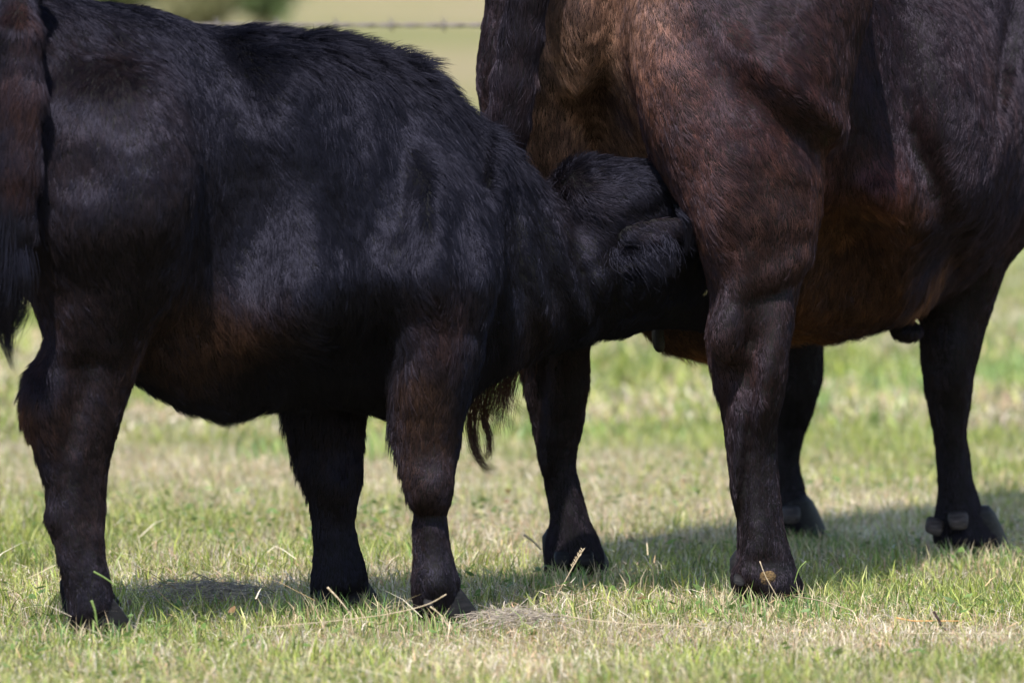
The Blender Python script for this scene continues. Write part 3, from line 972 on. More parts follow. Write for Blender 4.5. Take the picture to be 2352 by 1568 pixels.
    ln = [(W(600, 80, 11.65), (.034, .75), .06), (W(800, 105, 11.75), (.048, 1.05), .06), (W(950, 170, 11.8), (.046, 1.05), .05), (W(1060, 255, 11.87), (.046, 1.0), .05),
          (W(1150, 330, 11.93), (.032, .7), .05), (W(200, 0, 11.6), (.018, .3), .1), (W(420, 50, 11.6), (.018, .35), .06), (W(700, 180, 11.45), (.028, .35), .05), (W(900, 250, 11.6), (.028, .36), .06), (W(960, 300, 11.6), (.026, .32), .06), (W(1020, 340, 11.7), (.025, .32), .05),
          (W(300, 500, 11.25), (.019, .30), .15), (W(700, 500, 11.4), (.026, .32), .12), (W(750, 700, 11.4), (.028, .35), .08), (W(500, 950, 11.6), (.030, .6), .06), (W(450, 850, 11.5), (.024, .4), .06),
          (W(950, 600, 11.5), (.024, .32), .1), (W(1200, 600, 11.9), (.015, .26), .08), (W(1350, 640, 11.95), (.014, .26), .06), (W(1250, 800, 12.), (.024, .5), .05), (W(1380, 790, 12.1), (.02, .5), .05),
          (W(1420, 400, 12.05), (.026, .6), .05), (W(1340, 420, 12.0), (.026, .6), .04), (W(1420, 470, 12), (.020, .42), .05), (W(1460, 530, 11.94), (.014, .30), .03), (W(1500, 525, 11.93), (.015, .30), .03), (W(1545, 505, 11.93), (.010, .25), .02), (W(1580, 530, 11.93), (.024, .4), .015),
          (W(1570, 660, 12.1), (.012, .25), .05), (W(1480, 700, 12.05), (.016, .3), .04),
          (W(70, 760, 11.4), (.028, .6), .03), (W(200, 900, 11.4), (.016, .32), .06), (W(200, 1100, 11.4), (.014, .30), .06), (W(200, 1350, 11.4), (.011, .25), .06),
          (W(690, 1000, 11.93), (.024, .65), .04), (W(920, 1010, 11.63), (.024, .6), .03), (W(980, 1000, 11.6), (.016, .3), .03), (W(980, 1150, 11.6), (.012, .28), .05), (W(1010, 1320, 11.6), (.010, .25), .05),
          (W(770, 1150, 11.9), (.014, .35), .05), (W(770, 1300, 11.9), (.010, .25), .05), (W(1120, 880, 11.85), (.04, .5), .04), (W(1130, 820, 11.85), (.035, .4), .03),
          (W(20, 300, 11.2), (.035, .3), .06), (W(10, 650, 11.2), (.055, .3), .06)]

    def length(P, N):
        v = blend(P, ln, 0.08)
        return v[:, 0], v[:, 1]
    fur('coat', V, Q, NV, flow, length, colour, 480000, view_density, M_HAIR_CALF, root, 0.00036, seed=11, side_fringe=.55)
    # long hair of the tail tip and of the brisket
    lock('tail_switch', [[(18, 560, 11.21), (2, 690, 11.21), (-12, 790, 11.22)], [(28, 560, 11.2), (18, 690, 11.2), (16, 780, 11.21), (30, 852, 11.21)],
                         [(40, 540, 11.21), (48, 640, 11.2), (38, 720, 11.21), (10, 790, 11.21)], [(0, 480, 11.2), (-20, 620, 11.2), (-40, 830, 11.21)]],
         [420, 200, 260, 360], [[.012, .02, .008], [.01, .012, .006, .001], [.01, .014, .012, .004], [.012, .02, .012]], M_HAIR_CALF, root, (.003, .0025, .003), 0.00035, 21, .006)
    for px, d in ((208, 11.42), (192, 11.76), (1008, 11.63), (784, 11.93)):
        hoof(px, d, math.radians(35), root, 0.86)
    dewclaw(745, 1362, 11.88, .018, root, -.2, M_HOOF)
    dewclaw(808, 1368, 11.88, .018, root, .2, M_HOOF)
    dewclaw(985, 1378, 11.585, .014, root, -.1, M_HOOF)
    lock('ear_hair', [[(1418, 570, 11.955), (1430, 596, 11.945), (1462, 628, 11.935)], [(1445, 566, 11.95), (1470, 598, 11.925), (1510, 648, 11.92)],
                      [(1485, 552, 11.935), (1508, 590, 11.92), (1532, 640, 11.915)], [(1525, 535, 11.93), (1538, 572, 11.92), (1545, 622, 11.915)],
                      [(1560, 480, 11.935), (1590, 520, 11.925), (1574, 588, 11.93)]], [150, 170, 150, 110, 130],
         [[.007, .013, .014], [.007, .013, .016], [.007, .013, .012], [.006, .010, .010], [.007, .008, .003]],
         M_HAIR_CALF, root, (.003, .0026, .003), 0.00030, 23, .006)
    # eye
    import bmesh
    for (x, y, d) in ((1606, 664, 12.148), (1606, 650, 12.40)):
        bm = bmesh.new(); bmesh.ops.create_uvsphere(bm, u_segments=20, v_segments=12, radius=0.0175)
        bmesh.ops.translate(bm, verts=bm.verts, vec=W(x, y, d))
        e = bpy.data.meshes.new('eye'); bm.to_mesh(e); bm.free()
        for p in e.polygons: p.use_smooth = True
        link('eye', e, root, M_EYE)


build_calf()
print('calf', time.time() - T0)


# ------------------------------------------------------------------ cow
def build_cow():
    f = Field((-0.32, 11.6, -0.02), (1.45, 14.6, 1.60), 0.0085)
    O = np.array([0.28, 12.30])
    H = np.array([0.385, 0.923])
    f.axis(O, H, [(-.30, .08, 1.20, .98), (-.2, .17, 1.27, .86), (0, .25, 1.32, .74), (.2, .31, 1.33, .60), (.4, .385, 1.31, .49),
                  (.6, .425, 1.29, .43), (.8, .43, 1.28, .43), (1.0, .37, 1.29, .46), (1.15, .31, 1.30, .52), (1.3, .25, 1.31, .62), (1.45, .18, 1.33, .78),
                  (1.6, .14, 1.38, .95), (1.8, .12, 1.44, 1.08), (1.95, .10, 1.46, 1.14)], 0.05, pear=0.10)
    # head, turned out of the picture
    hp = lambda s, u, z: (O[0] + H[0] * s + H[1] * u, O[1] + H[1] * s - H[0] * u, z)
    f.chain([hp(1.92, 0, 1.34), hp(2.1, .02, 1.22), hp(2.28, .04, 1.05)], [.125, .10, .07], .05)
    f.chain([hp(1.9, .1, 1.40), hp(1.88, .22, 1.37)], [.03, .035], .03, .5)
    f.chain([hp(1.9, -.1, 1.40), hp(1.88, -.22, 1.37)], [.03, .035], .03, .5)
    # thighs and hind legs
    f.column([(-330, 1440, 1960, 12.32, .22), (-200, 1400, 1990, 12.26, .28), (-60, 1378, 2040, 12.2, .29), (0, 1376, 2025, 12.16, .28), (80, 1400, 2000, 12.13, .27), (150, 1425, 1984, 12.1, .26),
              (230, 1452, 1955, 12.08, .25), (330, 1487, 1915, 12.05, .225), (430, 1540, 1886, 12.02, .19), (520, 1596, 1873, 12.0, .16),
              (600, 1628, 1858, 12., .135), (680, 1643, 1836, 12, .115), (740, 1634, 1822, 12, .105), (800, 1628, 1812, 12, .098),
              (870, 1637, 1803, 12, .088), (940, 1655, 1793, 12, .078), (1050, 1673, 1784, 12, .065), (1150, 1686, 1783, 12, .06), (1230, 1689, 1794, 12, .06),
              (1290, 1681, 1817, 12, .065), (1335, 1678, 1840, 12, .07), (1372, 1695, 1842, 12.0, .06)], 0.03)
    f.column([(-300, 1130, 1370, 12.45, .2), (-120, 1118, 1372, 12.42, .22), (0, 1112, 1370, 12.34, .15), (80, 1096, 1369, 12.34, .15), (150, 1090, 1368, 12.34, .15), (300, 1108, 1372, 12.37, .15), (450, 1130, 1378, 12.42, .15),
              (600, 1160, 1375, 12.5, .13), (700, 1178, 1366, 12.55, .105), (800, 1193, 1356, 12.58, .095), (870, 1206, 1356, 12.6, .085), (950, 1220, 1344, 12.6, .075),
              (1015, 1232, 1332, 12.6, .065), (1100, 1255, 1329, 12.6, .055), (1180, 1266, 1349, 12.6, .055), (1240, 1254, 1378, 12.6, .06),
              (1285, 1246, 1395, 12.6, .065), (1315, 1262, 1385, 12.6, .055)], 0.02)
    # forelegs and shoulder
    f.ell(W(2300, 120, 13.12), (.17, .26, .38), .06, rz=-.35)
    f.column([(150, 2170, 2450, 13.1, .18), (300, 2160, 2420, 13.1, .17), (450, 2150, 2355, 13.12, .15), (560, 2132, 2330, 13.14, .13),
              (650, 2124, 2304, 13.15, .11), (740, 2122, 2270, 13.15, .095), (800, 2118, 2253, 13.15, .09), (870, 2118, 2239, 13.15, .085), (940, 2133, 2230, 13.15, .07),
              (1000, 2146, 2223, 13.15, .06), (1080, 2151, 2233, 13.15, .055), (1150, 2149, 2253, 13.15, .055), (1200, 2142, 2272, 13.15, .06),
              (1240, 2145, 2292, 13.15, .07), (1262, 2165, 2288, 13.15, .055)], 0.03)
    f.column([(450, 1700, 1900, 13.5, .15), (700, 1720, 1890, 13.5, .12), (810, 1742, 1883, 13.5, .09), (880, 1752, 1877, 13.5, .085), (940, 1762, 1860, 13.5, .075),
              (1000, 1767, 1841, 13.5, .06), (1060, 1770, 1833, 13.5, .055), (1130, 1767, 1845, 13.5, .055), (1200, 1762, 1856, 13.5, .06), (1234, 1772, 1850, 13.5, .055)], 0.03)
    f.ell(W(1640, 1000, 13.0), (.001, .001, .001), .001)
    # hock bone, tendon and knee
    f.ell(W(1668, 775, 11.91), (.028, .025, .045), 0.025)
    f.ell(W(1776, 815, 11.93), (.016, .024, .105), 0.06)
    f.ell(W(1725, 1300, 11.95), (.03, .03, .03), 0.02)
    # udder and navel
    f.ell(W(1620, 680, 12.54), (.13, .13, .115), .05)
    f.ell(W(2085, 758, 12.95), (.035, .05, .022), .015, ry=-.1)
    # tail
    f.chain([W(1370, -330, 12.0), W(1290, -170, 12.03), W(1214, -20, 12.05), W(1198, 80, 12.06), W(1183, 180, 12.07), W(1168, 280, 12.08), W(1145, 420, 12.1), W(1125, 600, 12.12), W(1112, 780, 12.12)],
            [.04, .036, .036, .036, .038, .038, .034, .028, .016], 0.012)
    # muscle, folds, hollows
    f.bump(1395, 220, 12.12, .03, .3, -.05, -6, .14)
    f.bump(1440, 60, 11.93, .03, .12, .012)
    f.bump(1530, 200, 11.90, .035, .16, .012, 14)
    f.bump(1810, 195, 11.95, .10, .014, .024, -38)         # ridge on the thigh
    f.bump(1775, 262, 11.92, .10, .024, -.024, -38)
    f.bump(1925, 300, 12.0, .03, .07, .008, 20)
    f.bump(1730, 130, 11.95, .07, .05, .010)
    f.bump(1650, 70, 11.95, .03, .05, -.010)
    f.bump(1860, 60, 12.0, .05, .06, .012)
    f.bump(2005, 170, 12.3, .060, .14, -.030, -10, .2)       # hollow before the thigh
    f.bump(2090, 110, 12.5, .06, .09, -.018, 0)
    f.bump(2160, 60, 12.6, .04, .05, .016, 30)
    f.bump(2190, 260, 12.55, .07, .11, .030, 20)
    f.bump(2090, 260, 12.5, .03, .12, -.022, 14, .16)
    f.bump(2190, 480, 12.58, .08, .10, .026, 10)
    f.bump(2130, 400, 12.55, .02, .10, -.014, 25)
    f.bump(1925, 470, 12.28, .040, .030, .030, -6, .12)
    f.bump(2030, 452, 12.36, .040, .034, .046, 10, .12)
    f.bump(2075, 505, 12.42, .018, .035, .020, 40, .12)       # flank fold
    f.bump(1965, 590, 12.45, .075, .075, -.085, 0, .15)
    f.bump(2085, 640, 12.5, .022, .08, .022, 24)
    f.bump(2110, 520, 12.5, .05, .06, .012)
    f.bump(2200, 610, 12.65, .05, .04, -.045, 40, .15)     # behind the elbow
    f.bump(2000, 720, 12.5, .10, .03, .02, 5)
    f.bump(1850, 480, 11.98, .02, .09, .010)
    f.bump(1640, 560, 11.93, .018, .06, .012)
    f.bump(1700, 640, 11.9, .02, .05, .010, -10)
    f.bump(1790, 662, 11.92, .045, .018, -.009, 24, .06)
    f.bump(1780, 625, 11.92, .045, .014, .012, 24, .06)
    f.bump(1722, 790, 11.9, .014, .07, -.014, -6, .06)
    f.bump(1765, 850, 11.9, .014, .06, .020, -14, .06)
    f.bump(1675, 775, 11.88, .018, .035, .014, 0, .06)
    f.bump(1700, 720, 11.88, .03, .03, .008, 0, .06)
    f.bump(1660, 960, 11.92, .006, .09, -.010, -5, .05)
    f.bump(1722, 880, 11.9, .02, .025, -.012, 0, .05)
    f.bump(1745, 900, 11.91, .009, .07, .010, 0, .05)
    f.bump(1696, 1040, 11.92, .008, .10, .013, -4, .05)
    f.bump(1716, 1060, 11.92, .007, .10, -.010, -4, .05)
    f.bump(1740, 1240, 11.93, .02, .03, .008, 0, .05)
    f.bump(1735, 1290, 11.93, .04, .012, -.010, -8, .05)
    f.bump(1240, 960, 12.5, .007, .11, -.018, -6, .05)
    f.bump(1262, 960, 12.5, .008, .10, .010, -6, .05)
    f.bump(1345, 985, 12.5, .010, .02, .008, 0, .05)
    f.bump(1300, 860, 12.5, .02, .06, .008, 0, .05)
    f.bump(2190, 800, 13.05, .02, .05, .008, 0, .05)
    f.bump(2290, 200, 12.8, .012, .22, -.015, -14, .15)
    f.rough(6, 0.008, 71); f.rough(15, 0.005, 72, (1, 1, .6)); f.rough(34, .0024, 73)
    me, V, Q, NV = f.mesh('body')
    root = empty('cow', (0.5, 12.8, 0))
    props(root, 'large dark brown cow seen from behind, nursing the calf', 'cow')
    K0 = (.019, .0098, .0100)
    BRN = (.054, .0215, .0145)
    TAN = (.17, .095, .055)  # sun-bleached tan of the cow's coat
    ORG = (.22, .095, .034)
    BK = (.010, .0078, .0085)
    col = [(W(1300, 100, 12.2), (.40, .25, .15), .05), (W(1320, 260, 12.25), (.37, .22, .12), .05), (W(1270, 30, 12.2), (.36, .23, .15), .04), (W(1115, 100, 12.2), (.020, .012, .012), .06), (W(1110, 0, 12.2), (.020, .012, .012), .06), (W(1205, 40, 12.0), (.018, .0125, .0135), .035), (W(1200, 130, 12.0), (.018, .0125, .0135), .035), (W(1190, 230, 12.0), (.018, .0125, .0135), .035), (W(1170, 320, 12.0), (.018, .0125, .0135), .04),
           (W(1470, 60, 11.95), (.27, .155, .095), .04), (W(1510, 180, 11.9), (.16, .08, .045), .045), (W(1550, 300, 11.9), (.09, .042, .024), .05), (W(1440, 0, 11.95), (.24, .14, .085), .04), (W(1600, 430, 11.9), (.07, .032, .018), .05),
           (W(1680, 60, 11.95), (.032, .018, .014), .07), (W(1700, 250, 11.9), BRN, .09), (W(1800, 150, 12), (.032, .018, .015), .07), (W(1850, 330, 12), (.055, .025, .016), .06), (W(1930, 230, 12), (.028, .017, .015), .05),
           (W(1740, 450, 11.9), (.048, .024, .016), .08), (W(1640, 500, 11.9), (.07, .031, .017), .03), (W(1640, 580, 11.9), (.09, .042, .024), .025), (W(1760, 600, 11.9), (.030, .017, .014), .05), (W(1670, 690, 11.9), (.03, .019, .016), .04),
           (W(1680, 850, 11.9), (.045, .024, .018), .05), (W(1730, 900, 11.9), (.04, .021, .017), .03), (W(1720, 1000, 11.9), (.014, .010, .010), .08), (W(1740, 1200, 11.9), (.020, .014, .012), .07), (W(1700, 1320, 11.9), (.035, .02, .012), .03), (W(1800, 1310, 11.9), BK, .05),
           (W(2100, 150, 12.5), K0, .12), (W(2300, 100, 12.7), (.034, .022, .020), .10), (W(2250, 300, 12.6), (.022, .013, .012), .12), (W(2030, 440, 12.4), (.13, .052, .042), .045), (W(1930, 420, 12.4), (.06, .026, .018), .05),
           (W(2000, 560, 12.5), ORG, .06), (W(1920, 560, 12.5), (.11, .058, .022), .05), (W(1940, 650, 12.5), (.06, .032, .018), .06), (W(2060, 690, 12.6), (.12, .055, .022), .05), (W(1980, 730, 12.6), (.15, .07, .027), .05), (W(2170, 500, 12.6), (.018, .011, .011), .09),
           (W(1840, 730, 12.6), (.12, .055, .022), .05), (W(1560, 790, 12.7), (.24, .115, .042), .08), (W(2200, 670, 12.8), (.16, .08, .03), .03), (W(2300, 80, 12.9), (.02, .016, .02), .1), (W(2270, 600, 13.05), (.028, .016, .015), .08),
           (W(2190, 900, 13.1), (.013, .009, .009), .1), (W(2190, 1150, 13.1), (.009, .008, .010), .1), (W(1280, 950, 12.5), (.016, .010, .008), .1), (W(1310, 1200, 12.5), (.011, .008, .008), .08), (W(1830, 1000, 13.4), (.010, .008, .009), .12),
           (W(1390, 250, 12.2), (.03, .012, .008), .03), (W(1360, 0, 12.2), (.05, .022, .014), .03)]

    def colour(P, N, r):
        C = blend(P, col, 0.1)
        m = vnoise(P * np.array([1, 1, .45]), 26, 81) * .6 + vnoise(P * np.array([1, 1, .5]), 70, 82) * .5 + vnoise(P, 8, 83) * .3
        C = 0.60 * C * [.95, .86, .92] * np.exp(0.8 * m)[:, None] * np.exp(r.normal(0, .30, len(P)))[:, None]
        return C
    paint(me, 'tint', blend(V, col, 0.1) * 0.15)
    body = link('body', me, root, M_SKIN)
    flow = flow_of([(1110, 100, 12.3, (-.1, 0, -1)), (1310, 100, 12.2, (.05, 0, -1)), (1200, 150, 12, (-.2, 0, -1)), (1470, 100, 11.9, (.05, 0, -1)), (1550, 300, 11.9, (.3, 0, -1)),
                    (1650, 80, 11.9, (.6, 0, -.8)), (1800, 100, 12, (.5, 0, -.8)), (1750, 250, 11.9, (.8, 0, -.8)), (1900, 200, 12, (.3, 0, -1)), (1850, 350, 12, (.5, 0, -1)),
                    (1700, 400, 11.9, (.7, 0, -.9)), (1630, 480, 11.9, (.9, -.1, -.3)), (1750, 520, 11.9, (.3, 0, -1)), (1850, 560, 12, (0, 0, -1)), (1680, 620, 11.9, (.3, 0, -1)), (1790, 640, 11.9, (-.3, 0, -.9)),
                    (1680, 760, 11.9, (-.2, 0, -1)), (1680, 850, 11.9, (.6, 0, -.8)), (1770, 850, 11.9, (.0, 0, -1)), (1760, 950, 11.9, (-.6, 0, -.9)), (1700, 950, 11.9, (.7, 0, -.8)), (1730, 1080, 11.9, (-.2, 0, -1)),
                    (1730, 1200, 11.9, (.1, 0, -1)), (1780, 1280, 11.9, (.5, 0, -.9)), (1700, 1300, 11.9, (-.5, -.2, -.7)), (2080, 100, 12.5, (.2, 0, -1)), (2250, 100, 12.7, (-.2, 0, -1)), (2200, 350, 12.6, (-.6, 0, -1)),
                    (2280, 500, 12.7, (-.6, 0, -1)), (2040, 430, 12.4, (-.1, 0, -1)), (1950, 400, 12.4, (.2, 0, -1)), (2000, 560, 12.5, (.7, 0, -.6)), (1950, 680, 12.6, (-.3, 0, -1)), (2080, 680, 12.6, (-.2, 0, -1)),
                    (1950, 760, 12.7, (.2, -.3, -1)), (1560, 800, 12.7, (.1, -.2, -1)), (2200, 660, 12.8, (-.7, 0, -.7)), (2250, 700, 13.1, (-.1, 0, -1)), (2190, 900, 13.1, (0, 0, -1)), (2200, 1150, 13.1, (.2, 0, -1)),
                    (1280, 900, 12.5, (.1, 0, -1)), (1300, 1100, 12.5, (0, 0, -1)), (1320, 1250, 12.5, (.2, 0, -1)), (1830, 1000, 13.4, (0, 0, -1))], 0.09)
    ln = [(W(1310, 150, 12.2), (.018, .30), .1), (W(1110, 120, 12.3), (.012, .2), .05), (W(1200, 150, 12), (.028, .28), .06), (W(1190, 330, 12), (.035, .3), .06), (W(1700, 150, 11.9), (.017, .28), .2), (W(1640, 490, 11.9), (.026, .45), .05), (W(1640, 600, 11.9), (.022, .5), .03),
          (W(1760, 500, 11.9), (.016, .25), .1), (W(1690, 750, 11.9), (.011, .2), .05), (W(1650, 900, 11.95), (.022, .5), .02), (W(1720, 950, 11.9), (.014, .3), .05), (W(1730, 1150, 11.9), (.011, .25), .07), (W(1700, 1310, 11.9), (.016, .4), .03),
          (W(2150, 200, 12.5), (.018, .28), .2), (W(2050, 470, 12.4), (.020, .35), .05), (W(2000, 600, 12.5), (.028, .35), .08), (W(1980, 780, 12.7), (.030, .55), .08), (W(1560, 800, 12.7), (.040, .45), .08), (W(2200, 660, 12.8), (.03, .5), .05),
          (W(2190, 900, 13.1), (.011, .25), .15), (W(1280, 1000, 12.5), (.012, .28), .12), (W(1195, 850, 12.55), (.020, .6), .03), (W(1358, 860, 12.55), (.018, .6), .02), (W(1830, 1000, 13.4), (.010, .25), .12)]

    def length(P, N):
        v = blend(P, ln, 0.1)
        return v[:, 0], v[:, 1]
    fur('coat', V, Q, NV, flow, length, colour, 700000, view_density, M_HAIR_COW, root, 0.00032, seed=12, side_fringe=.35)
    # switch of the tail: it comes down behind the calf's neck and ends in a curl
    lock('tail_switch', [[(1128, 640, 12.12), (1122, 780, 12.12), (1100, 880, 12.12), (1082, 960, 12.12), (1088, 1020, 12.12), (1112, 1070, 12.12), (1140, 1086, 12.12)],
                         [(1140, 640, 12.12), (1138, 800, 12.12), (1118, 900, 12.12), (1112, 960, 12.12), (1124, 1005, 12.12), (1124, 1042, 12.12), (1108, 1062, 12.12)],
                         [(1150, 700, 12.12), (1160, 820, 12.12), (1145, 900, 12.12), (1140, 960, 12.12), (1150, 1000, 12.12)],
                         [(1150, 700, 12.12), (1168, 840, 12.12), (1160, 905, 12.12), (1180, 945, 12.12)]],
         [230, 170, 200, 230], [[.016, .02, .014, .006, .004, .003, .003], [.016, .018, .012, .004, .003, .003, .002], [.014, .014, .014, .012, .01], [.014, .014, .010, .009]],
         M_HAIR_COW, root, (.045, .018, .007), 0.00026, 22, .008)
    for px, d, s in ((1750, 12.02, 1.05), (1312, 12.62, 1.0), (2225, 13.17, 1.1), (1808, 13.5, 1.1)):
        hoof(px, d, math.radians(55), root, s * 1.1)
    for a in ((2200, 1185, 13.09, .030, .05), (2148, 1200, 13.10, .028, -.35), (1815, 1172, 13.44, .030, .05), (1775, 1180, 13.45, .026, -.3), (1700, 1326, 11.945, .017, -.3),
              (1290, 1275, 12.53, .022, 0), (1345, 1275, 12.53, .022, .1)):
        dewclaw(*a[:4], root, a[4], M_DEW if a[0] > 1760 else M_HOOF)
    # teats
    import bmesh
    for (x, y, d, h) in ((1511, 762, 12.40, .075), (1668, 770, 12.42, .06), (1600, 750, 12.60, .06), (1530, 750, 12.62, .06)):
        bm = bmesh.new()
        c = W(x, y, d)
        rings = []
        for t, r_ in ((0, .8), (.2, .85), (.5, .95), (.75, 1.), (.88, .9), (.96, .62), (1., .25)):
            ring = [bm.verts.new((c[0] + math.cos(2 * math.pi * k / 16) * .0115 * r_ + .006 * (t - .5), c[1] + math.sin(2 * math.pi * k / 16) * .0115 * r_, c[2] + h * (.5 - t))) for k in range(16)]
            rings.append(ring)
        for a, b in zip(rings, rings[1:]):
            for k in range(16): bm.faces.new((a[k], b[k], b[(k + 1) % 16], a[(k + 1) % 16]))
        bm.faces.new(list(reversed(rings[-1]))); bm.faces.new(rings[0])
        e = bpy.data.meshes.new('teat'); bm.to_mesh(e); bm.free()
        for p in e.polygons: p.use_smooth = True
        link('teat', e, root, M_TEAT)
    # dried mud caked on the pastern of the near hind leg
    bm = bmesh.new(); bmesh.ops.create_icosphere(bm, subdivisions=4, radius=1)
    c = W(1762, 1328, 11.925)
    P = np.array([v.co[:] for v in bm.verts])
    q = .95 + .22 * vnoise(P, 1.6, 91) + .12 * vnoise(P, 5, 92)
    for v, k in zip(bm.verts, q): v.co = Vector((c[0] + v.co.x * .016 * k, c[1] + .006 + v.co.y * .007 * k, c[2] + v.co.z * .013 * k))
    e = bpy.data.meshes.new('mud_patch'); bm.to_mesh(e); bm.free()
    o = link('mud_patch', e, root, M_MUD)
    o['label'] = 'yellow brown dried mud caked above the hoof'


build_cow()
print('cow', time.time() - T0)


# ------------------------------------------------------------------ fence
def tube(pts, rad, sides=6):
    pts = np.asarray(pts, float)
    V, F = [], []
    n = len(pts)
    rad = np.broadcast_to(rad, n)
    for i in range(n):
        t = pts[min(i + 1, n - 1)] - pts[max(i - 1, 0)]
        t /= np.linalg.norm(t) + 1e-9
        a = np.cross(t, [0, 0, 1.0])
        if np.linalg.norm(a) < 1e-3: a = np.array([1.0, 0, 0])
        a /= np.linalg.norm(a); b = np.cross(t, a)
        for k in range(sides):
            g = 2 * math.pi * k / sides
            V.append(pts[i] + rad[i] * (a * math.cos(g) + b * math.sin(g)))
    for i in range(n - 1):
        for k in range(sides):
            F.append((i * sides + k, i * sides + (k + 1) % sides, (i + 1) * sides + (k + 1) % sides, (i + 1) * sides + k))
    F.append(tuple(reversed(range(sides)))); F.append(tuple(range((n - 1) * sides, n * sides)))
    return V, F


def mesh_of(name, parts, mat, parent=None, smooth=True):
    V, F = [], []
    for v, f in parts:
        k = len(V); V += [tuple(p) for p in v]; F += [tuple(i + k for i in q) for q in f]
    me = bpy.data.meshes.new(name)
    me.from_pydata(V, [], F)
    if smooth:
        for p in me.polygons: p.use_smooth = True
    return link(name, me, parent, mat)


def fence():
    m_w, nt, b = new_mat('galvanised_wire')
    b.inputs['Base Color'].default_value = (.13, .11, .10, 1); b.inputs['Metallic'].default_value = .3; b.inputs['Roughness'].default_value = .6
    m_p = horn_mat('weathered_post', (.12, .09, .07), (.3, .25, .2), .9, 14)
    Y = 16.0
    root = empty('wire_fence', (0, Y, 0))
    props(root, 'barbed wire fence strung across the pasture behind the animals', 'fence')
    for z in (1.035, 0.80, 0.545):
        if z == 0.80: continue
        xs = np.arange(-5.4, 5.4, .03)
        parts = []
        for ph in (0, math.pi):
            pts = [(x, Y + .003 * math.cos(x * 60 + ph), z - .012 * (1 - (x / 5.4)**2) + .012 + .003 * math.sin(x * 60 + ph)) for x in xs]
            parts.append(tube(pts, .0030, 5))
        w = mesh_of('wire', parts, m_w, root)
        for x in np.arange(-2.8, 2.8, .132):
            x += .01 * math.sin(x * 40)
            bb = [tube([(x - .004, Y - .014, z - .012), (x, Y, z + .004), (x + .005, Y + .012, z + .016)], .0016, 4),
                  tube([(x + .004, Y + .008, z - .016), (x, Y, z + .002), (x - .005, Y - .010, z + .018)], .0016, 4),
                  tube([(x - .007, Y, z), (x + .007, Y, z)], .0058, 6)]
            o = mesh_of('barb', bb, m_w, w)
    for x in (-5.4, 5.4):
        mesh_of('post', [tube([(x, Y, -.3), (x, Y, .6), (x + .01, Y, 1.22)], [.055, .052, .05], 14)], m_p, root)


fence()


# ------------------------------------------------------------------ straws and litter
def V2(px, py, d):
    return W(px, py, d)


def spline(pts, n=14):
    pts = np.array(pts, float)
    s = np.linspace(0, 1, len(pts)); t = np.linspace(0, 1, n)
    return np.stack([hermite(s, pts[:, i], t) for i in range(3)], 1)


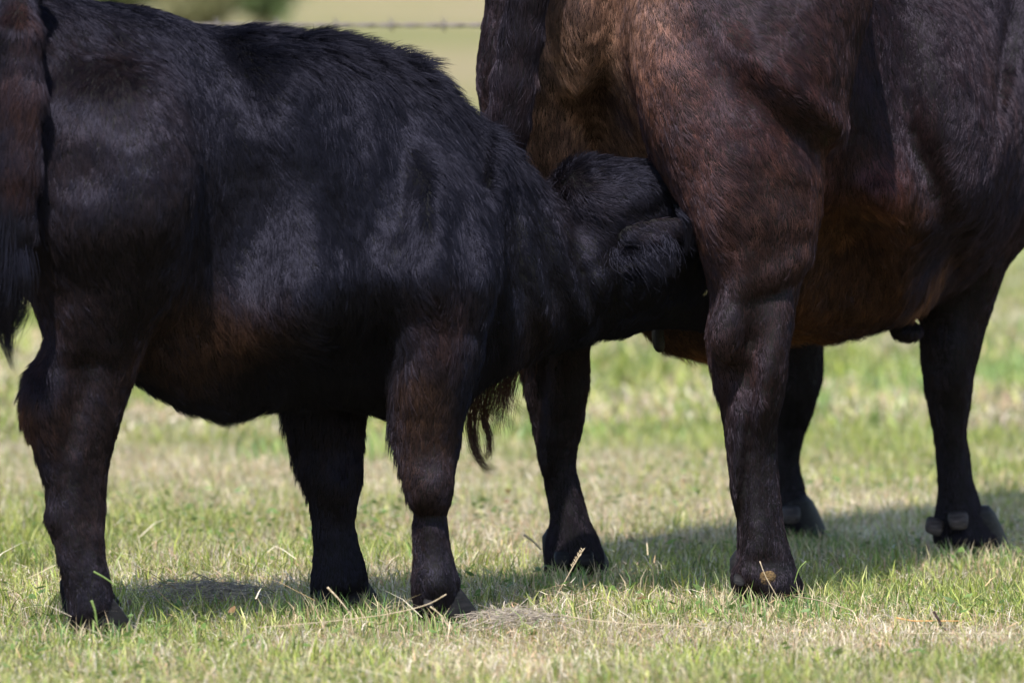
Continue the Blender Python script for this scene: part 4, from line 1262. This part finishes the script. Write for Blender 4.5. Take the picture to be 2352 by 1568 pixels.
def litter():
    straw = horn_mat('straw', (.30, .23, .14), (.52, .42, .29), .6, 60)
    orange = horn_mat('orange_straw', (.42, .20, .06), (.60, .34, .12), .6, 60)
    dark = horn_mat('dark_twig', (.02, .012, .012), (.06, .035, .03), .8, 60)
    leaf = horn_mat('green_leaf', (.10, .15, .04), (.18, .24, .07), .5, 30)
    grey = horn_mat('old_hay', (.16, .13, .11), (.42, .36, .28), .8, 60)
    items = [
        ('straw', [(752, 1348, 11.5), (775, 1372, 11.5), (800, 1402, 11.5)], .0022, straw, 'thick straw leaning before the far foreleg of the calf'),
        ('straw', [(1025, 1364, 11.3), (985, 1386, 11.3), (900, 1408, 11.3), (760, 1426, 11.3), (600, 1440, 11.3)], .0011, straw, 'long bent straw crossing before the near forefoot of the calf'),
        ('straw', [(988, 1392, 11.4), (1012, 1412, 11.4), (1030, 1440, 11.4)], .0016, straw, 'short straw resting against the near forefoot of the calf'),
        ('grass_leaf', [(215, 1312, 11.3), (240, 1326, 11.3), (268, 1345, 11.3)], .0020, leaf, 'broad green leaf slanting across the hind leg of the calf'),
        ('grass_leaf', [(210, 1378, 11.2), (218, 1402, 11.2), (224, 1440, 11.2)], .0024, leaf, 'broad green leaf upright before the hind foot of the calf'),
        ('straw', [(1203, 1227, 12.5), (1225, 1243, 12.5), (1243, 1262, 12.5)], .0028, straw, 'short pale straw leaning on the far hind foot of the cow'),
        ('straw', [(1745, 1288, 11.85), (1757, 1320, 11.85), (1785, 1370, 11.85), (1800, 1400, 11.85)], .0011, straw, 'thin straw standing before the muddy patch on the hoof'),
        ('grass_leaf', [(1852, 1288, 11.9), (1836, 1305, 11.9), (1824, 1340, 11.9)], .0016, leaf, 'thin green leaf arching beside the near hind hoof of the cow'),
        ('straw', [(1820, 1368, 11.9), (1880, 1378, 11.7), (1960, 1402, 11.6)], .0013, straw, 'long straight straw reaching right from the near hind hoof'),
        ('straw', [(1290, 1412, 11.4), (1380, 1426, 11.35), (1500, 1434, 11.3), (1640, 1440, 11.3)], .0010, straw, 'long pale straw lying flat in front of both cow hind feet'),
        ('straw', [(980, 1520, 10.7), (1060, 1536, 10.7), (1180, 1560, 10.7)], .0028, straw, 'blurred pale straw nearest the bottom edge'),
        ('straw', [(2058, 1418, 11.55), (2120, 1430, 11.55), (2205, 1452, 11.55)], .0014, orange, 'orange straw lying beside the dark twig'),
        ('straw', [(2080, 1480, 11.3), (2240, 1482, 11.3), (2345, 1500, 11.3)], .0014, straw, 'pale straw lying flat below the dark twig'),
    ]
    for name, pts, r_, m, lab in items:
        P = spline([V2(*p) for p in pts])
        P[:, 2] = np.maximum(P[:, 2], .006)
        o = mesh_of(name, [tube(P, r_ * np.linspace(1, .6, len(P)), 6)], m)
        props(o, lab, 'straw' if name == 'straw' else 'leaf')
    # seed head
    P = spline([V2(1266, 1385, 12.2), V2(1300, 1330, 12.2), V2(1322, 1290, 12.2), V2(1340, 1262, 12.2)], 16)
    root = empty('seed_stalk', P[0])
    props(root, 'straw coloured grass stalk with a seed head before the far hind foot', 'grass stalk')
    mesh_of('stem', [tube(P, .0011, 5)], straw, root)
    ps = []
    for i in range(22):
        c = P[8] + (P[-1] - P[8]) * i / 22
        dv = np.array([(-1)**i * .0035, 0, .006]) + rng.normal(0, .0006, 3)
        ps.append(tube([c, c + dv * .5, c + dv], [.0005, .0013, .0003], 5))
    mesh_of('seed_head', ps, straw, root)
    # dark twig
    P = spline([V2(2148, 1404, 11.5), V2(2158, 1432, 11.5), V2(2168, 1442, 11.5), V2(2192, 1452, 11.5), V2(2215, 1478, 11.5)], 20)
    P += rng.normal(0, .0015, P.shape)
    o = mesh_of('twig', [tube(P, .0024, 6), tube([P[8], P[8] + [-.02, 0, -.004], P[8] + [-.004, 0, -.012]], .0018, 5)], dark)
    props(o, 'dark crooked twig lying in the grass in front of the foreleg', 'twig')
    # white fleck
    c = V2(2052, 1256, 13.3)
    o = mesh_of('feather', [tube([c + [-.004, 0, -.004], c, c + [.003, 0, .006]], [.001, .0035, .001], 6)], horn_mat('white_down', (.6, .6, .6), (.8, .8, .8), .7))
    props(o, 'tiny white down feather lying in the shade of the cow', 'feather')
    # two clumps of raked up dead grass
    for (px, py, d, sx, sy, hgt, n, lab, sd_) in ((465, 1372, 12.1, .10, .16, .024, 300, 'grey tangle of dead grass in the shade under the calf', 4),
                                                 (1175, 1432, 11.55, .085, .12, .022, 170, 'sunlit clump of dead grass right of the calf forefeet', 5)):
        r = np.random.default_rng(sd_)
        c = V2(px, py, d); c[2] = 0
        parts = []
        for _ in range(n):
            a = r.normal(0, 1, 2) * .5
            p = c + [a[0] * sx, a[1] * sy, .004 + hgt * r.random() * math.exp(-(a @ a))]
            th = r.random() * 3.14
            L = .025 + .06 * r.random()
            v = np.array([math.cos(th) * L, math.sin(th) * L, r.normal(0, .016)])
            q = np.array([-v[1], v[0], 0]) * r.normal(0, .3) + [0, 0, .008 * r.random()]
            k = np.array([p - v / 2, p + q * .7, p + v / 2 + q * .2])
            k[:, 2] = np.maximum(k[:, 2], .003)
            parts.append(tube(k, .0005 + .0004 * r.random(), 3))
        o = mesh_of('dead_grass_clump', parts, grey, smooth=False)
        props(o, lab, 'dead grass', kind='stuff')


litter()


# ------------------------------------------------------------------ far bushes
def bush(px, d, w, h, label, tone, seed):
    r = np.random.default_rng(seed)
    base = W(px, 80, d); base[2] = float(hill(np.array([d]))[0])
    root = empty('bush', base)
    props(root, label, 'bush', 'bushes on the far slope')
    m_b = horn_mat('bush_bark', (.06, .045, .03), (.16, .12, .09), .9, 10)
    parts = []
    tips = []
    for k in range(9):
        a = r.random() * 6.28; s = .15 + .3 * r.random()
        p = [base + [0, 0, -.1], base + np.array([math.cos(a) * w * s * .4, math.sin(a) * w * s * .4, h * .4]),
             base + np.array([math.cos(a) * w * s, math.sin(a) * w * s, h * (.65 + .3 * r.random())])]
        parts.append(tube(p, [.05, .035, .012], 7)); tips.append(p)
    mesh_of('stem', parts, m_b, root)
    n = 7000
    cl = r.normal(size=(46, 3)); cl /= np.linalg.norm(cl, axis=1)[:, None]
    cl = base + [0, 0, h * .55] + cl * (r.random((46, 1))**.4) * [w * .5, w * .5, h * .45]
    c = cl[r.integers(0, 46, n)] + r.normal(size=(n, 3)) * [w * .075, w * .075, h * .06]
    a = r.normal(size=(n, 3)); a /= np.linalg.norm(a, axis=1)[:, None]
    b = np.cross(a, r.normal(size=(n, 3))); b /= np.linalg.norm(b, axis=1)[:, None]
    L = .05 + .04 * r.random((n, 1))
    V = np.stack([c - a * L, c + b * L * .45, c + a * L, c - b * L * .45], 1).reshape(-1, 3)
    me = raw_mesh('foliage', V, (np.arange(n)[:, None] * 4 + np.arange(4)[None]), smooth=False)
    C = np.array(tone)[None] * (.6 + .8 * r.random((n, 1)))
    paint(me, 'tint', np.repeat(C, 4, 0))
    link('foliage', me, root, M_GRASS)


bush(470, 92, 1.4, 1.9, 'loose olive green bush at the left end of the far bushes', (.26, .25, .12), 1)
bush(610, 96, 1.1, 1.7, 'dark green bush beside the olive one on the far slope', (.18, .24, .10), 2)
bush(300, 95, 2.0, 2.2, 'wide bush on the far slope hidden behind the back of the calf', (.12, .16, .06), 3)
print('done', time.time() - T0)
